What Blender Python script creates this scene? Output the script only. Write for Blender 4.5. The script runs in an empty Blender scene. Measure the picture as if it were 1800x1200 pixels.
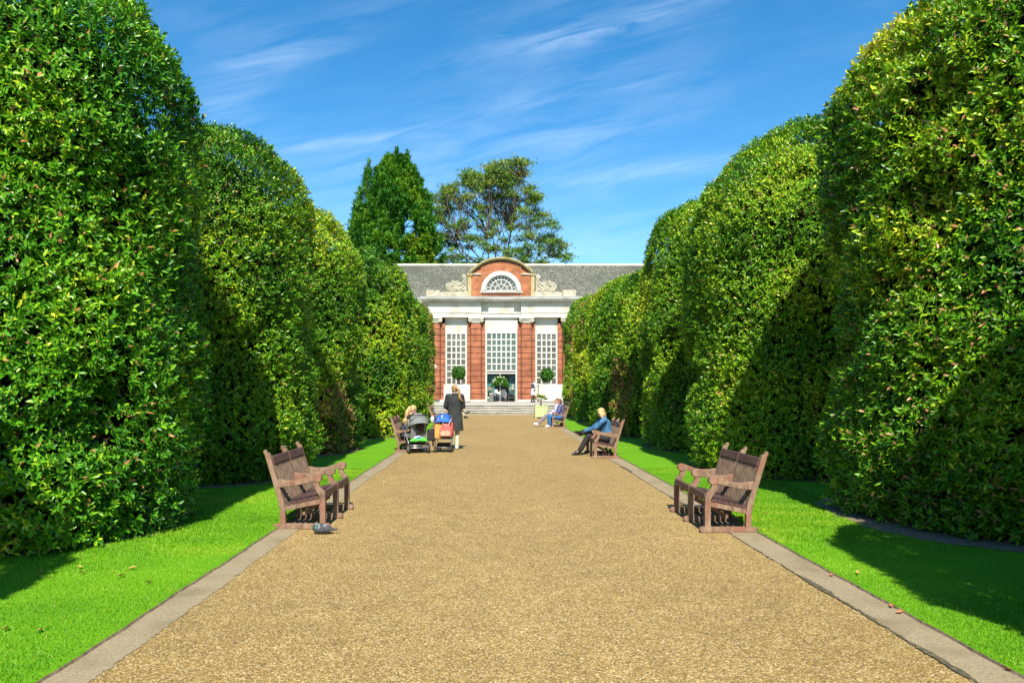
import bpy, math, random
import numpy as np
from mathutils import Vector, Matrix
random.seed(7); RNG = np.random.default_rng(7)
PI = math.pi
scn = bpy.context.scene
COL = scn.collection

# ------------------------------------------------------------------ tagging
def tag(o, label=None, cat=None, group=None, kind=None):
    if label: o['label'] = label
    if cat: o['category'] = cat
    if group: o['group'] = group
    if kind: o['kind'] = kind
    return o

def empty(name, loc=(0, 0, 0), rz=0.0):
    o = bpy.data.objects.new(name, None); COL.objects.link(o)
    o.location = loc; o.rotation_euler = (0, 0, rz); o.empty_display_size = .1
    return o

def copy_tree(o, parent=None):
    c = o.copy(); COL.objects.link(c); c.parent = parent
    for ch in list(o.children): copy_tree(ch, c)
    return c

# ------------------------------------------------------------------ materials
def nt(m):
    m.use_nodes = True
    return m.node_tree, m.node_tree.nodes, m.node_tree.links

def setin(n, k, v):
    if k in n.inputs: n.inputs[k].default_value = v

ALB = .80
def alb(c): return tuple(x * ALB for x in c)

def mat(name, c1, c2=None, scale=6.0, rough=.6, bump=0.0, metal=0.0, stretch=(1, 1, 1), spec=.5, detail=6, lo=.35, hi=.65, c3=None, s3=1.2):
    m = bpy.data.materials.new(name); t, N, L = nt(m)
    b = N['Principled BSDF']
    b.inputs['Roughness'].default_value = rough; b.inputs['Metallic'].default_value = metal
    setin(b, 'Specular IOR Level', spec)
    if c2 is None:
        c2 = tuple(x * .8 for x in c1)
    c1, c2 = alb(c1), alb(c2)
    if c3 is not None: c3 = alb(c3)
    tc = N.new('ShaderNodeTexCoord'); mp = N.new('ShaderNodeMapping'); mp.inputs['Scale'].default_value = stretch
    no = N.new('ShaderNodeTexNoise'); no.inputs['Scale'].default_value = scale; no.inputs['Detail'].default_value = detail
    no.inputs['Roughness'].default_value = .65
    L.new(tc.outputs['Object'], mp.inputs['Vector']); L.new(mp.outputs[0], no.inputs['Vector'])
    r = N.new('ShaderNodeValToRGB'); r.color_ramp.elements[0].position = lo; r.color_ramp.elements[1].position = hi
    r.color_ramp.elements[0].color = (*c1, 1); r.color_ramp.elements[1].color = (*c2, 1)
    L.new(no.outputs['Fac'], r.inputs[0])
    out = r.outputs[0]
    if c3 is not None:
        n3 = N.new('ShaderNodeTexNoise'); n3.inputs['Scale'].default_value = s3; n3.inputs['Detail'].default_value = 5
        L.new(tc.outputs['Object'], n3.inputs['Vector'])
        r3 = N.new('ShaderNodeValToRGB'); r3.color_ramp.elements[0].position = .48; r3.color_ramp.elements[1].position = .68
        L.new(n3.outputs['Fac'], r3.inputs[0])
        mx = N.new('ShaderNodeMix'); mx.data_type = 'RGBA'
        L.new(r3.outputs[0], mx.inputs[0]); L.new(out, mx.inputs[6]); mx.inputs[7].default_value = (*c3, 1)
        out = mx.outputs[2]
    L.new(out, b.inputs['Base Color'])
    if bump:
        bp = N.new('ShaderNodeBump'); bp.inputs['Strength'].default_value = bump; bp.inputs['Distance'].default_value = .01
        L.new(no.outputs['Fac'], bp.inputs['Height']); L.new(bp.outputs[0], b.inputs['Normal'])
    return m

def gravel_mat():
    m = bpy.data.materials.new('bound_gravel'); t, N, L = nt(m); b = N['Principled BSDF']
    b.inputs['Roughness'].default_value = .75; setin(b, 'Specular IOR Level', .35)
    tc = N.new('ShaderNodeTexCoord')
    v = N.new('ShaderNodeTexVoronoi'); v.inputs['Scale'].default_value = 104
    v2 = N.new('ShaderNodeTexVoronoi'); v2.inputs['Scale'].default_value = 150
    for q in (v, v2): L.new(tc.outputs['Object'], q.inputs['Vector'])
    sp = N.new('ShaderNodeSeparateColor'); L.new(v.outputs['Color'], sp.inputs[0])
    sp2 = N.new('ShaderNodeSeparateColor'); L.new(v2.outputs['Color'], sp2.inputs[0])
    def ramp(src):
        r = N.new('ShaderNodeValToRGB'); cr = r.color_ramp; cr.interpolation = 'LINEAR'
        stops = [(0, (.07, .047, .021)), (.18, (.18, .115, .038)), (.42, (.30, .195, .057)), (.66, (.40, .265, .074)), (.84, (.52, .365, .13)), (1, (.86, .71, .42))]
        cr.elements[0].position = stops[0][0]; cr.elements[0].color = (*stops[0][1], 1)
        cr.elements[1].position = stops[-1][0]; cr.elements[1].color = (*stops[-1][1], 1)
        for p, c in stops[1:-1]:
            e = cr.elements.new(p); e.color = (*c, 1)
        for e in cr.elements: e.color = (*alb(e.color[:3]), 1)
        L.new(src, r.inputs[0]); return r.outputs[0]
    mx = N.new('ShaderNodeMix'); mx.data_type = 'RGBA'; mx.inputs[0].default_value = .30
    L.new(ramp(sp.outputs[0]), mx.inputs[6]); L.new(ramp(sp2.outputs[1]), mx.inputs[7])
    n = N.new('ShaderNodeTexNoise'); n.inputs['Scale'].default_value = .55; n.inputs['Detail'].default_value = 5
    n2 = N.new('ShaderNodeTexNoise'); n2.inputs['Scale'].default_value = 3.5; n2.inputs['Detail'].default_value = 6
    mp = N.new('ShaderNodeMapping'); mp.inputs['Scale'].default_value = (1, .55, 1)
    L.new(tc.outputs['Object'], mp.inputs[0])
    L.new(mp.outputs[0], n.inputs['Vector']); L.new(tc.outputs['Object'], n2.inputs['Vector'])
    ad = N.new('ShaderNodeMath'); ad.operation = 'ADD'; L.new(n.outputs[0], ad.inputs[0]); L.new(n2.outputs[0], ad.inputs[1])
    r = N.new('ShaderNodeMapRange'); r.inputs[1].default_value = .7; r.inputs[2].default_value = 1.3; r.inputs[3].default_value = .84; r.inputs[4].default_value = 1.11
    L.new(ad.outputs[0], r.inputs[0])
    ml = N.new('ShaderNodeMix'); ml.data_type = 'RGBA'; ml.blend_type = 'MULTIPLY'; ml.inputs[0].default_value = 1
    cb = N.new('ShaderNodeCombineColor')
    for i in range(3): L.new(r.outputs[0], cb.inputs[i])
    L.new(mx.outputs[2], ml.inputs[6]); L.new(cb.outputs[0], ml.inputs[7])
    L.new(ml.outputs[2], b.inputs['Base Color'])
    bp = N.new('ShaderNodeBump'); bp.inputs['Strength'].default_value = .7; bp.inputs['Distance'].default_value = .006; bp.invert = True
    L.new(v.outputs['Distance'], bp.inputs['Height']); L.new(bp.outputs[0], b.inputs['Normal'])
    return m

def leaf_mat(name, stops, rough=.36, spec=.5, transl=.12):
    m = bpy.data.materials.new(name); t, N, L = nt(m); b = N['Principled BSDF']
    b.inputs['Roughness'].default_value = rough; setin(b, 'Specular IOR Level', spec)
    a = N.new('ShaderNodeAttribute'); a.attribute_name = 'tint'
    r = N.new('ShaderNodeValToRGB'); cr = r.color_ramp
    cr.elements[0].position = stops[0][0]; cr.elements[0].color = (*stops[0][1], 1)
    cr.elements[1].position = stops[-1][0]; cr.elements[1].color = (*stops[-1][1], 1)
    for p, c in stops[1:-1]:
        e = cr.elements.new(p); e.color = (*c, 1)
    L.new(a.outputs['Fac'], r.inputs[0]); L.new(r.outputs[0], b.inputs['Base Color'])
    if transl:
        tr = N.new('ShaderNodeBsdfTranslucent'); L.new(r.outputs[0], tr.inputs[0])
        mx = N.new('ShaderNodeMixShader'); mx.inputs[0].default_value = transl
        L.new(b.outputs[0], mx.inputs[1]); L.new(tr.outputs[0], mx.inputs[2])
        L.new(mx.outputs[0], N['Material Output'].inputs[0])
    return m

def brick_mat(name, c1, c2, mortar):
    c1, c2, mortar = alb(c1), alb(c2), alb(mortar)
    m = bpy.data.materials.new(name); t, N, L = nt(m); b = N['Principled BSDF']; b.inputs['Roughness'].default_value = .85
    setin(b, 'Specular IOR Level', .2)
    tc = N.new('ShaderNodeTexCoord'); s = N.new('ShaderNodeSeparateXYZ'); c = N.new('ShaderNodeCombineXYZ')
    L.new(tc.outputs['Object'], s.inputs[0]); L.new(s.outputs[0], c.inputs[0]); L.new(s.outputs[2], c.inputs[1])
    br = N.new('ShaderNodeTexBrick'); br.inputs['Scale'].default_value = 1
    br.inputs['Brick Width'].default_value = .225; br.inputs['Row Height'].default_value = .075; br.inputs['Mortar Size'].default_value = .008
    br.inputs['Color1'].default_value = (*c1, 1); br.inputs['Color2'].default_value = (*c2, 1); br.inputs['Mortar'].default_value = (*mortar, 1)
    L.new(c.outputs[0], br.inputs['Vector'])
    n = N.new('ShaderNodeTexNoise'); n.inputs['Scale'].default_value = 1.6; n.inputs['Detail'].default_value = 8
    L.new(tc.outputs['Object'], n.inputs['Vector'])
    r = N.new('ShaderNodeMapRange'); r.inputs[1].default_value = .3; r.inputs[2].default_value = .7; r.inputs[3].default_value = .6; r.inputs[4].default_value = 1.22
    L.new(n.outputs[0], r.inputs[0])
    cb = N.new('ShaderNodeCombineColor')
    for i in range(3): L.new(r.outputs[0], cb.inputs[i])
    ml = N.new('ShaderNodeMix'); ml.data_type = 'RGBA'; ml.blend_type = 'MULTIPLY'; ml.inputs[0].default_value = 1
    L.new(br.outputs[0], ml.inputs[6]); L.new(cb.outputs[0], ml.inputs[7]); L.new(ml.outputs[2], b.inputs['Base Color'])
    return m

M = {}
M['gravel'] = gravel_mat()
M['kerb'] = mat('kerb_concrete', (.22, .17, .10), (.42, .345, .215), 60, .9, .6, detail=14, lo=.3, hi=.7, c3=(.235, .19, .105), s3=2.6)
M['moss'] = mat('mossy_grit', (.045, .042, .022), (.16, .13, .07), 22, .95, .4)
M['soil'] = mat('soil', (.15, .10, .062), (.38, .27, .17), 20, .95, .6, detail=10)
M['ground'] = mat('ground_earth', (.05, .09, .015), (.07, .13, .02), .8, .95)
M['lawn'] = mat('lawn', (.09, .275, .004), (.165, .39, .006), 30, .8, .6, detail=10, lo=.3, hi=.7, c3=(.105, .30, .005), s3=1.3, spec=.2)
M['wood'] = mat('weathered_wood', (.15, .088, .055), (.37, .25, .165), 16, .8, .5, stretch=(1, 1, .3), detail=12, c3=(.28, .125, .08), s3=3.5, spec=.3)
M['woodslat'] = mat('weathered_slat', (.12, .072, .05), (.31, .215, .148), 26, .75, .3, stretch=(1, 1, .2), detail=10, spec=.3)
M['stain'] = mat('stained_wood', (.085, .040, .034), (.155, .082, .072), 14, .5, .2, stretch=(1, .2, 1), detail=8, spec=.4)
M['stone'] = mat('pale_stone', (.50, .46, .37), (.62, .58, .48), 1.6, .9, .2, c3=(.36, .33, .25), s3=.9)
M['scrollstone'] = mat('weathered_stone', (.42, .38, .27), (.58, .53, .41), 3, .9, .3, c3=(.32, .30, .20), s3=2)
M['lichen'] = mat('lichen_stone', (.40, .30, .09), (.52, .46, .28), 3, .9, .3)
M['stepstone'] = mat('step_stone', (.40, .385, .32), (.52, .50, .43), 3, .9, .2, c3=(.32, .32, .25), s3=1.4)
M['white'] = mat('white_paint', (.62, .60, .52), (.67, .65, .58), 1.2, .6, c3=(.47, .44, .34), s3=1.1)
M['whitejoin'] = mat('white_joinery', (.62, .60, .54), (.66, .64, .59), 3, .5)
M['lead'] = mat('lead_sheet', (.30, .33, .36), (.42, .45, .47), 2.5, .6)
M['brick'] = brick_mat('orange_brick', (.47, .150, .066), (.34, .098, .046), (.40, .22, .14))
M['brickgroove_shade'] = mat('brick_joint_shade', (.11, .032, .018), (.08, .026, .015), 4, .9)  # dark joints, also the shading painted beside the column shafts
M['brickold'] = brick_mat('weathered_brick', (.55, .20, .085), (.42, .135, .06), (.36, .2, .12))
M['slate'] = mat('slate_roof', (.045, .048, .036), (.26, .26, .19), 6.5, .8, .3, stretch=(1, .6, .45), detail=15, lo=.38, hi=.74, c3=(.075, .08, .055), s3=.3)
M['glass'] = mat('window_glass', (.10, .105, .088), (.16, .165, .14), .9, .12, spec=.6)
M['glassteal'] = mat('teal_glass', (.06, .10, .085), (.10, .15, .13), .7, .12, spec=.6)
M['teal'] = mat('teal_wall', (.05, .17, .17), (.07, .2, .2), 1, .5)
M['grey'] = mat('grey_plaster', (.4, .4, .37), (.46, .46, .42), 1, .7)
M['darkfloor'] = mat('indoor_floor', (.34, .31, .25), (.4, .37, .3), 3, .5)
M['bark'] = mat('bark', (.12, .095, .07), (.22, .18, .14), 6, .9, .5)
M['twig'] = mat('twig', (.10, .065, .04), (.2, .14, .095), 12, .8)
M['core'] = mat('shaded_hedge_core', (.016, .017, .008), (.035, .03, .015), 9, .95, spec=.05)  # near-black hull colour, carries the shade inside the hedges
M['skin'] = mat('skin', (.60, .34, .24), (.64, .38, .27), 4, .55)
M['eye'] = mat('eye', (.03, .02, .02), None, 4, .3)
M['lip'] = mat('lip', (.42, .15, .13), None, 4, .5)
M['blond'] = mat('blond_hair', (.26, .15, .045), (.74, .55, .25), 46, .5, .8, stretch=(1, 1, .12), lo=.36, hi=.6)
M['darkblond'] = mat('dark_blond_hair', (.12, .07, .025), (.54, .36, .12), 40, .5, .8, stretch=(1, 1, .12), lo=.36, hi=.62)
M['brown'] = mat('brown_hair', (.06, .03, .018), (.12, .06, .035), 26, .5, .3)
M['redbrown'] = mat('red_brown_hair', (.13, .05, .03), (.2, .08, .05), 26, .5, .3)
M['coat'] = mat('charcoal_coat', (.016, .020, .021), (.042, .047, .048), 7, .9, .5)
M['denim'] = mat('denim', (.008, .055, .15), (.045, .19, .38), 11, .85, .6, detail=9, c3=(.10, .26, .44), s3=7)
M['jeans'] = mat('blue_jeans', (.015, .12, .34), (.03, .18, .42), 14, .85)
M['black'] = mat('black_cloth', (.016, .013, .015), (.028, .022, .024), 14, .8)
M['leather'] = mat('black_leather', (.012, .012, .014), None, 8, .3)
M['beige'] = mat('beige_cloth', (.42, .36, .27), (.5, .44, .34), 10, .9)
M['cream'] = mat('cream_tights', (.60, .58, .42), (.66, .64, .5), 10, .8)
M['shoewhite'] = mat('white_shoe', (.7, .68, .66), (.78, .77, .75), 10, .6)
M['tan'] = mat('tan_leather', (.45, .3, .17), (.5, .35, .22), 10, .6)
M['purple'] = mat('purple_blue_cloth', (.09, .09, .24), (.14, .13, .3), 12, .85)
M['greyviolet'] = mat('grey_violet_cloth', (.2, .17, .2), (.27, .23, .27), 12, .85)
M['lightblue'] = mat('pale_blue_cloth', (.5, .58, .72), (.58, .64, .76), 12, .85)
M['red'] = mat('red_cloth', (.55, .05, .05), (.6, .08, .06), 12, .7)
M['navy'] = mat('navy_cloth', (.03, .04, .07), (.05, .06, .1), 12, .8)
M['apron'] = mat('white_cloth', (.64, .63, .62), (.7, .69, .68), 6, .8)
M['pramgrey'] = mat('grey_marl_fabric', (.12, .135, .14), (.27, .29, .29), 34, .9, .4)
M['pramlight'] = mat('light_grey_trim', (.42, .44, .44), (.5, .52, .52), 20, .8)
M['rubber'] = mat('rubber', (.02, .02, .022), (.03, .03, .03), 10, .7)
M['alu'] = mat('brushed_metal', (.55, .56, .58), (.62, .62, .63), 10, .35, metal=.8)
M['plasticblk'] = mat('black_plastic', (.015, .015, .017), None, 10, .4)
M['limegreen'] = mat('lime_green_bag', (.06, .6, .04), (.12, .7, .08), 8, .5)
M['blue'] = mat('royal_blue_fabric', (.006, .045, .30), (.02, .17, .66), 9, .75, .5)
M['bluewhite'] = mat('blue_white_bag', (.03, .22, .6), (.6, .68, .78), 9, .5, lo=.46, hi=.54)
M['orange'] = mat('orange_canvas', (.55, .25, .05), (.80, .46, .12), 7, .8, .4)
M['pink'] = mat('pink_red_canvas', (.42, .08, .08), (.68, .21, .18), 9, .8, .4)
M['peach'] = mat('peach_canvas', (.50, .29, .18), (.70, .48, .34), 9, .8, .4)
M['strap'] = mat('cream_strap', (.74, .68, .56), None, 8, .8)
M['sage'] = mat('pale_green_paint', (.50, .58, .27), (.55, .63, .32), 4, .6)
M['straw'] = mat('woven_stool', (.32, .2, .09), (.42, .28, .13), 20, .8)
M['binmetal'] = mat('dark_bin', (.14, .14, .12), (.2, .2, .17), 3, .5)
M['dryleaf'] = mat('dry_leaf', (.55, .33, .07), (.62, .42, .12), 30, .7)
M['redleaf'] = mat('brown_leaf', (.38, .13, .05), (.48, .2, .08), 30, .7)
M['pg'] = mat('pigeon_grey', (.035, .042, .05), (.085, .097, .11), 24, .7)
M['pd'] = mat('pigeon_dark', (.03, .032, .04), (.06, .06, .07), 24, .7)
M['pl'] = mat('pigeon_pale', (.20, .23, .25), (.30, .33, .35), 24, .7)
M['pgr'] = mat('pigeon_green', (.03, .075, .07), (.07, .12, .115), 24, .5)
HEDGE_STOPS = [(0, (.010, .068, .006)), (.30, (.048, .200, .008)), (.58, (.130, .340, .012)), (.78, (.31, .49, .016)), (.88, (.56, .58, .04)), (.90, (.30, .13, .04)), (1, (.45, .22, .09))]
M['leaf'] = leaf_mat('glossy_hedge_leaf', HEDGE_STOPS, .34, .28)
M['leafwarm'] = leaf_mat('olive_hedge_leaf', [(0, (.014, .072, .005)), (.30, (.066, .208, .008)), (.55, (.160, .34, .010)), (.78, (.36, .49, .016)), (.88, (.58, .57, .035)), (.90, (.3, .14, .05)), (1, (.46, .24, .11))], .34, .28)
M['conifer'] = leaf_mat('conifer_spray', [(0, (.012, .080, .010)), (.45, (.060, .235, .014)), (.75, (.16, .36, .016)), (1, (.30, .40, .02))], .6, .3)
M['autumn'] = leaf_mat('olive_autumn_leaf', [(0, (.05, .15, .012)), (.45, (.13, .25, .02)), (.78, (.23, .28, .03)), (1, (.36, .23, .05))], .5, .4)
M['ballleaf'] = leaf_mat('clipped_ball_leaf', [(0, (.02, .085, .006)), (.6, (.05, .17, .01)), (1, (.12, .25, .02))], .45, .4)
M['palm'] = leaf_mat('palm_leaf', [(0, (.12, .22, .02)), (1, (.36, .40, .06))], .45, .4)
M['grass'] = leaf_mat('grass_blade', [(0, (.068, .215, .003)), (.6, (.135, .325, .005)), (.95, (.235, .39, .010)), (1, (.34, .34, .05))], .55, .3)
M['flower'] = mat('white_flower', (.75, .78, .55), None, 8, .6)

# ------------------------------------------------------------------ mesh builder
class MB:
    def __init__(s): s.v = []; s.f = []; s.m = []; s.mi = 0
    def add(s, vs, fs):
        o = len(s.v); s.v += [tuple(p) for p in vs]
        for f in fs: s.f.append([i + o for i in f]); s.m.append(s.mi)
        return s
    def box(s, x0, x1, y0, y1, z0, z1, mtx=None):
        vs = [Vector(p) for p in ((x0, y0, z0), (x1, y0, z0), (x1, y1, z0), (x0, y1, z0), (x0, y0, z1), (x1, y0, z1), (x1, y1, z1), (x0, y1, z1))]
        if mtx: vs = [mtx @ p for p in vs]
        return s.add(vs, [(0, 3, 2, 1), (4, 5, 6, 7), (0, 1, 5, 4), (1, 2, 6, 5), (2, 3, 7, 6), (3, 0, 4, 7)])
    def frame(s, d, up=Vector((0, 0, 1))):
        d = d.normalized()
        if abs(d.dot(up)) > .95: up = Vector((0, 1, 0))
        a = d.cross(up).normalized(); return a, a.cross(d).normalized()
    def beam(s, p0, p1, w, h, up=Vector((0, 0, 1))):
        p0 = Vector(p0); p1 = Vector(p1); a, b = s.frame(p1 - p0, up)
        vs = []
        for p in (p0, p1):
            for i, j in ((-1, -1), (1, -1), (1, 1), (-1, 1)): vs.append(p + a * i * w / 2 + b * j * h / 2)
        return s.add(vs, [(0, 1, 2, 3), (7, 6, 5, 4), (0, 4, 5, 1), (1, 5, 6, 2), (2, 6, 7, 3), (3, 7, 4, 0)])
    def tube(s, pts, rad, n=8, cap=True):
        pts = [Vector(p) for p in pts]
        if not hasattr(rad, '__len__'): rad = [rad] * len(pts)
        vs = []; fs = []; a = None
        for i, p in enumerate(pts):
            d = (pts[min(i + 1, len(pts) - 1)] - pts[max(i - 1, 0)]).normalized()
            if a is None: a, b = s.frame(d)
            else:
                a = (a - d * a.dot(d)).normalized(); b = a.cross(d) * -1
                b = d.cross(a)
            for k in range(n):
                t = 2 * PI * k / n; vs.append(p + (a * math.cos(t) + d.cross(a) * math.sin(t)) * rad[i])
        for i in range(len(pts) - 1):
            for k in range(n):
                fs.append((i * n + k, i * n + (k + 1) % n, (i + 1) * n + (k + 1) % n, (i + 1) * n + k))
        if cap:
            fs.append(tuple(range(n - 1, -1, -1))); fs.append(tuple((len(pts) - 1) * n + k for k in range(n)))
        return s.add(vs, fs)
    def prism(s, poly, fn, t0, t1):
        """poly: 2-D outline, fn(a,b,t) -> 3-D; extruded from t0 to t1"""
        n = len(poly)
        vs = [fn(a, b, t0) for a, b in poly] + [fn(a, b, t1) for a, b in poly]
        fs = [tuple(range(n - 1, -1, -1)), tuple(range(n, 2 * n))] + [(i, (i + 1) % n, n + (i + 1) % n, n + i) for i in range(n)]
        return s.add(vs, fs)
    def strip(s, outer, inner, fn, t0, t1):
        n = len(outer); vs = []
        for t in (t0, t1):
            vs += [fn(a, b, t) for a, b in outer] + [fn(a, b, t) for a, b in inner]
        fs = []
        for i in range(n - 1):
            fs += [(i, i + 1, n + i + 1, n + i), (2 * n + i, 3 * n + i, 3 * n + i + 1, 2 * n + i + 1),
                   (i, 2 * n + i, 2 * n + i + 1, i + 1), (n + i, n + i + 1, 3 * n + i + 1, 3 * n + i)]
        fs += [(0, n, 3 * n, 2 * n), (n - 1, 3 * n - 1, 4 * n - 1, 2 * n - 1)]
        return s.add(vs, fs)
    def ell(s, c, r, mtx=None, nu=14, nv=9):
        c = Vector(c); vs = []; fs = []
        def tr(p):
            p = Vector((p[0] * r[0], p[1] * r[1], p[2] * r[2]))
            return c + (mtx @ p if mtx else p)
        vs.append(tr((0, 0, -1)))
        for j in range(1, nv):
            t = -PI / 2 + PI * j / nv
            for i in range(nu): a = 2 * PI * i / nu; vs.append(tr((math.cos(t) * math.cos(a), math.cos(t) * math.sin(a), math.sin(t))))
        vs.append(tr((0, 0, 1)))
        for i in range(nu): fs.append((0, 1 + (i + 1) % nu, 1 + i))
        for j in range(nv - 2):
            for i in range(nu):
                a = 1 + j * nu; fs.append((a + i, a + (i + 1) % nu, a + nu + (i + 1) % nu, a + nu + i))
        l = len(vs) - 1; a = 1 + (nv - 2) * nu
        for i in range(nu): fs.append((a + i, a + (i + 1) % nu, l))
        return s.add(vs, fs)
    def cone(s, p0, r0, p1, r1, n=12):
        """tapered capsule"""
        p0 = Vector(p0); p1 = Vector(p1); d = p1 - p0
        if d.length < 1e-5: return s.ell(p0, (r0, r0, r0))
        dn = d.normalized(); pts = []; rr = []
        for t in (89, 60, 30): pts.append(p0 - dn * r0 * math.sin(math.radians(t))); rr.append(r0 * math.cos(math.radians(t)))
        pts += [p0, p1]; rr += [r0, r1]
        for t in (30, 60, 89): pts.append(p1 + dn * r1 * math.sin(math.radians(t))); rr.append(r1 * math.cos(math.radians(t)))
        return s.tube(pts, rr, n)
    def rings(s, rs, n=20):
        """rs: (cx,cy,z,rx,ry)"""
        vs = []; fs = []
        for cx, cy, z, rx, ry in rs:
            for k in range(n): t = 2 * PI * k / n; vs.append((cx + rx * math.cos(t), cy + ry * math.sin(t), z))
        for i in range(len(rs) - 1):
            for k in range(n): fs.append((i * n + k, i * n + (k + 1) % n, (i + 1) * n + (k + 1) % n, (i + 1) * n + k))
        fs.append(tuple(range(n - 1, -1, -1))); fs.append(tuple((len(rs) - 1) * n + k for k in range(n)))
        return s.add(vs, fs)
    def torus(s, c, R, r, axis, n=20, k=8):
        c = Vector(c); axis = Vector(axis).normalized(); a, b = s.frame(axis); vs = []; fs = []
        for i in range(n):
            t = 2 * PI * i / n; d = a * math.cos(t) + b * math.sin(t)
            for j in range(k):
                u = 2 * PI * j / k; vs.append(c + d * (R + r * math.cos(u)) + axis * r * math.sin(u))
        for i in range(n):
            for j in range(k): fs.append((i * k + j, ((i + 1) % n) * k + j, ((i + 1) % n) * k + (j + 1) % k, i * k + (j + 1) % k))
        return s.add(vs, fs)
    def build(s, name, mats, parent=None, smooth=False, bevel=0, loc=None):
        me = bpy.data.meshes.new(name); me.from_pydata(s.v, [], s.f); me.update()
        for m_ in (mats if isinstance(mats, (list, tuple)) else [mats]): me.materials.append(m_)
        if any(s.m): me.polygons.foreach_set('material_index', s.m)
        if smooth: me.polygons.foreach_set('use_smooth', [True] * len(me.polygons))
        o = bpy.data.objects.new(name, me); COL.objects.link(o)
        if parent: o.parent = parent
        if loc: o.location = loc
        if bevel:
            b = o.modifiers.new('bevel', 'BEVEL'); b.width = bevel; b.segments = 2; b.limit_method = 'ANGLE'; b.angle_limit = math.radians(40)
        return o

def remeshed(mb, name, m, parent=None, voxel=.012, smooth=4):
    o = mb.build(name, m, parent)
    r = o.modifiers.new('r', 'REMESH'); r.mode = 'VOXEL'; r.voxel_size = voxel
    if smooth:
        q = o.modifiers.new('s', 'SMOOTH'); q.factor = .5; q.iterations = smooth
    dg = bpy.context.evaluated_depsgraph_get()
    me = bpy.data.meshes.new_from_object(o.evaluated_get(dg)); me.name = name
    old = o.data; o.modifiers.clear(); o.data = me; bpy.data.meshes.remove(old)
    me.materials.clear()
    for m_ in (m if isinstance(m, (list, tuple)) else [m]): me.materials.append(m_)
    me.polygons.foreach_set('use_smooth', [True] * len(me.polygons))
    return o

def np_mesh(name, V, Fs, mats, tint=None, fmat=None, parent=None, loc=None):
    """V (n,3); Fs list of int arrays (k,3|4)"""
    me = bpy.data.meshes.new(name)
    me.vertices.add(len(V)); me.vertices.foreach_set('co', V.astype(np.float32).ravel())
    idx = np.concatenate([f.ravel() for f in Fs]); sizes = np.concatenate([np.full(len(f), f.shape[1]) for f in Fs])
    me.loops.add(len(idx)); me.loops.foreach_set('vertex_index', idx.astype(np.int32))
    st = np.concatenate([[0], np.cumsum(sizes)[:-1]])
    me.polygons.add(len(sizes)); me.polygons.foreach_set('loop_start', st.astype(np.int32))
    me.update(calc_edges=True)
    for m_ in mats: me.materials.append(m_)
    if fmat is not None: me.polygons.foreach_set('material_index', fmat.astype(np.int32))
    if tint is not None:
        a = me.attributes.new('tint', 'FLOAT', 'POINT'); a.data.foreach_set('value', tint.astype(np.float32))
    o = bpy.data.objects.new(name, me); COL.objects.link(o)
    if parent: o.parent = parent
    if loc: o.location = loc
    return o

def unit(a): return a / np.maximum(np.linalg.norm(a, axis=-1, keepdims=True), 1e-9)

def sinnoise(P, freq, seed, n=14):
    r = np.random.default_rng(seed); K = unit(r.normal(size=(n, 3))) * freq * r.uniform(.6, 1.5, (n, 1)); ph = r.uniform(0, 6.28, n)
    return np.sin(P @ K.T + ph).sum(1) / math.sqrt(n / 2)

def leaves_geo(P, D, K, length, width, r, tilt=(18, 82), detailed=True, stem=.06, curl=.10, roll=.0, bias=None):
    """rosettes of K leaves at shoots P with axes D -> verts, faces, leaf count"""
    S = len(P); ref = np.tile([0., 0., 1.], (S, 1)); ref[np.abs(D[:, 2]) > .9] = [1, 0, 0]
    e1 = unit(np.cross(D, ref)); e2 = np.cross(D, e1)
    k = np.tile(np.arange(K), S); si = np.repeat(np.arange(S), K)
    phi = r.uniform(0, 6.28, S)[si] + k * 2.4 + r.normal(0, .25, S * K)
    tau = np.radians(tilt[0] + (tilt[1] - tilt[0]) * (k + .5) / K) + r.normal(0, .16, S * K)
    d = D[si]; rad = e1[si] * np.cos(phi)[:, None] + e2[si] * np.sin(phi)[:, None]
    l = unit(d * np.cos(tau)[:, None] + rad * np.sin(tau)[:, None])
    m = unit(d - (d * l).sum(1)[:, None] * l)
    if roll: m = unit(m + r.normal(0, roll, m.shape)); m = unit(m - (m * l).sum(1)[:, None] * l)
    if bias is not None: m = unit(m + bias[si]); m = unit(m - (m * l).sum(1)[:, None] * l)
    s = np.cross(l, m)
    Ln = (length * r.uniform(.65, 1.25, S * K))[:, None]; W = Ln * width * r.uniform(.8, 1.2, (S * K, 1))
    b = P[si] + d * (stem * (1 - k / K))[:, None]
    if detailed:
        vs = np.stack([b, b + l * Ln * .32 + s * W * .46 + m * Ln * .05, b + l * Ln * .32 - m * Ln * .0, b + l * Ln * .32 - s * W * .46 + m * Ln * .05,
                       b + l * Ln * .70 + s * W * .36 + m * Ln * (.04 - curl * .4), b + l * Ln * .70 - m * Ln * curl * .4, b + l * Ln * .70 - s * W * .36 + m * Ln * (.04 - curl * .4),
                       b + l * Ln - m * Ln * curl], 1)
        nv = 8
        tri = np.array([(0, 1, 2), (0, 2, 3), (4, 7, 5), (5, 7, 6)]); qd = np.array([(1, 4, 5, 2), (2, 5, 6, 3)])
    else:
        vs = np.stack([b, b + l * Ln * .48 + s * W * .5 + m * Ln * .06, b + l * Ln - m * Ln * curl, b + l * Ln * .48 - s * W * .5 + m * Ln * .06], 1)
        nv = 4; tri = np.array([(0, 1, 2), (0, 2, 3)]); qd = None
    n = S * K; off = (np.arange(n) * nv)[:, None, None]
    Fs = [(tri[None] + off).reshape(-1, 3)]
    if qd is not None: Fs.append((qd[None] + off).reshape(-1, 4))
    return vs.reshape(-1, 3), Fs, n, nv, si

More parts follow.
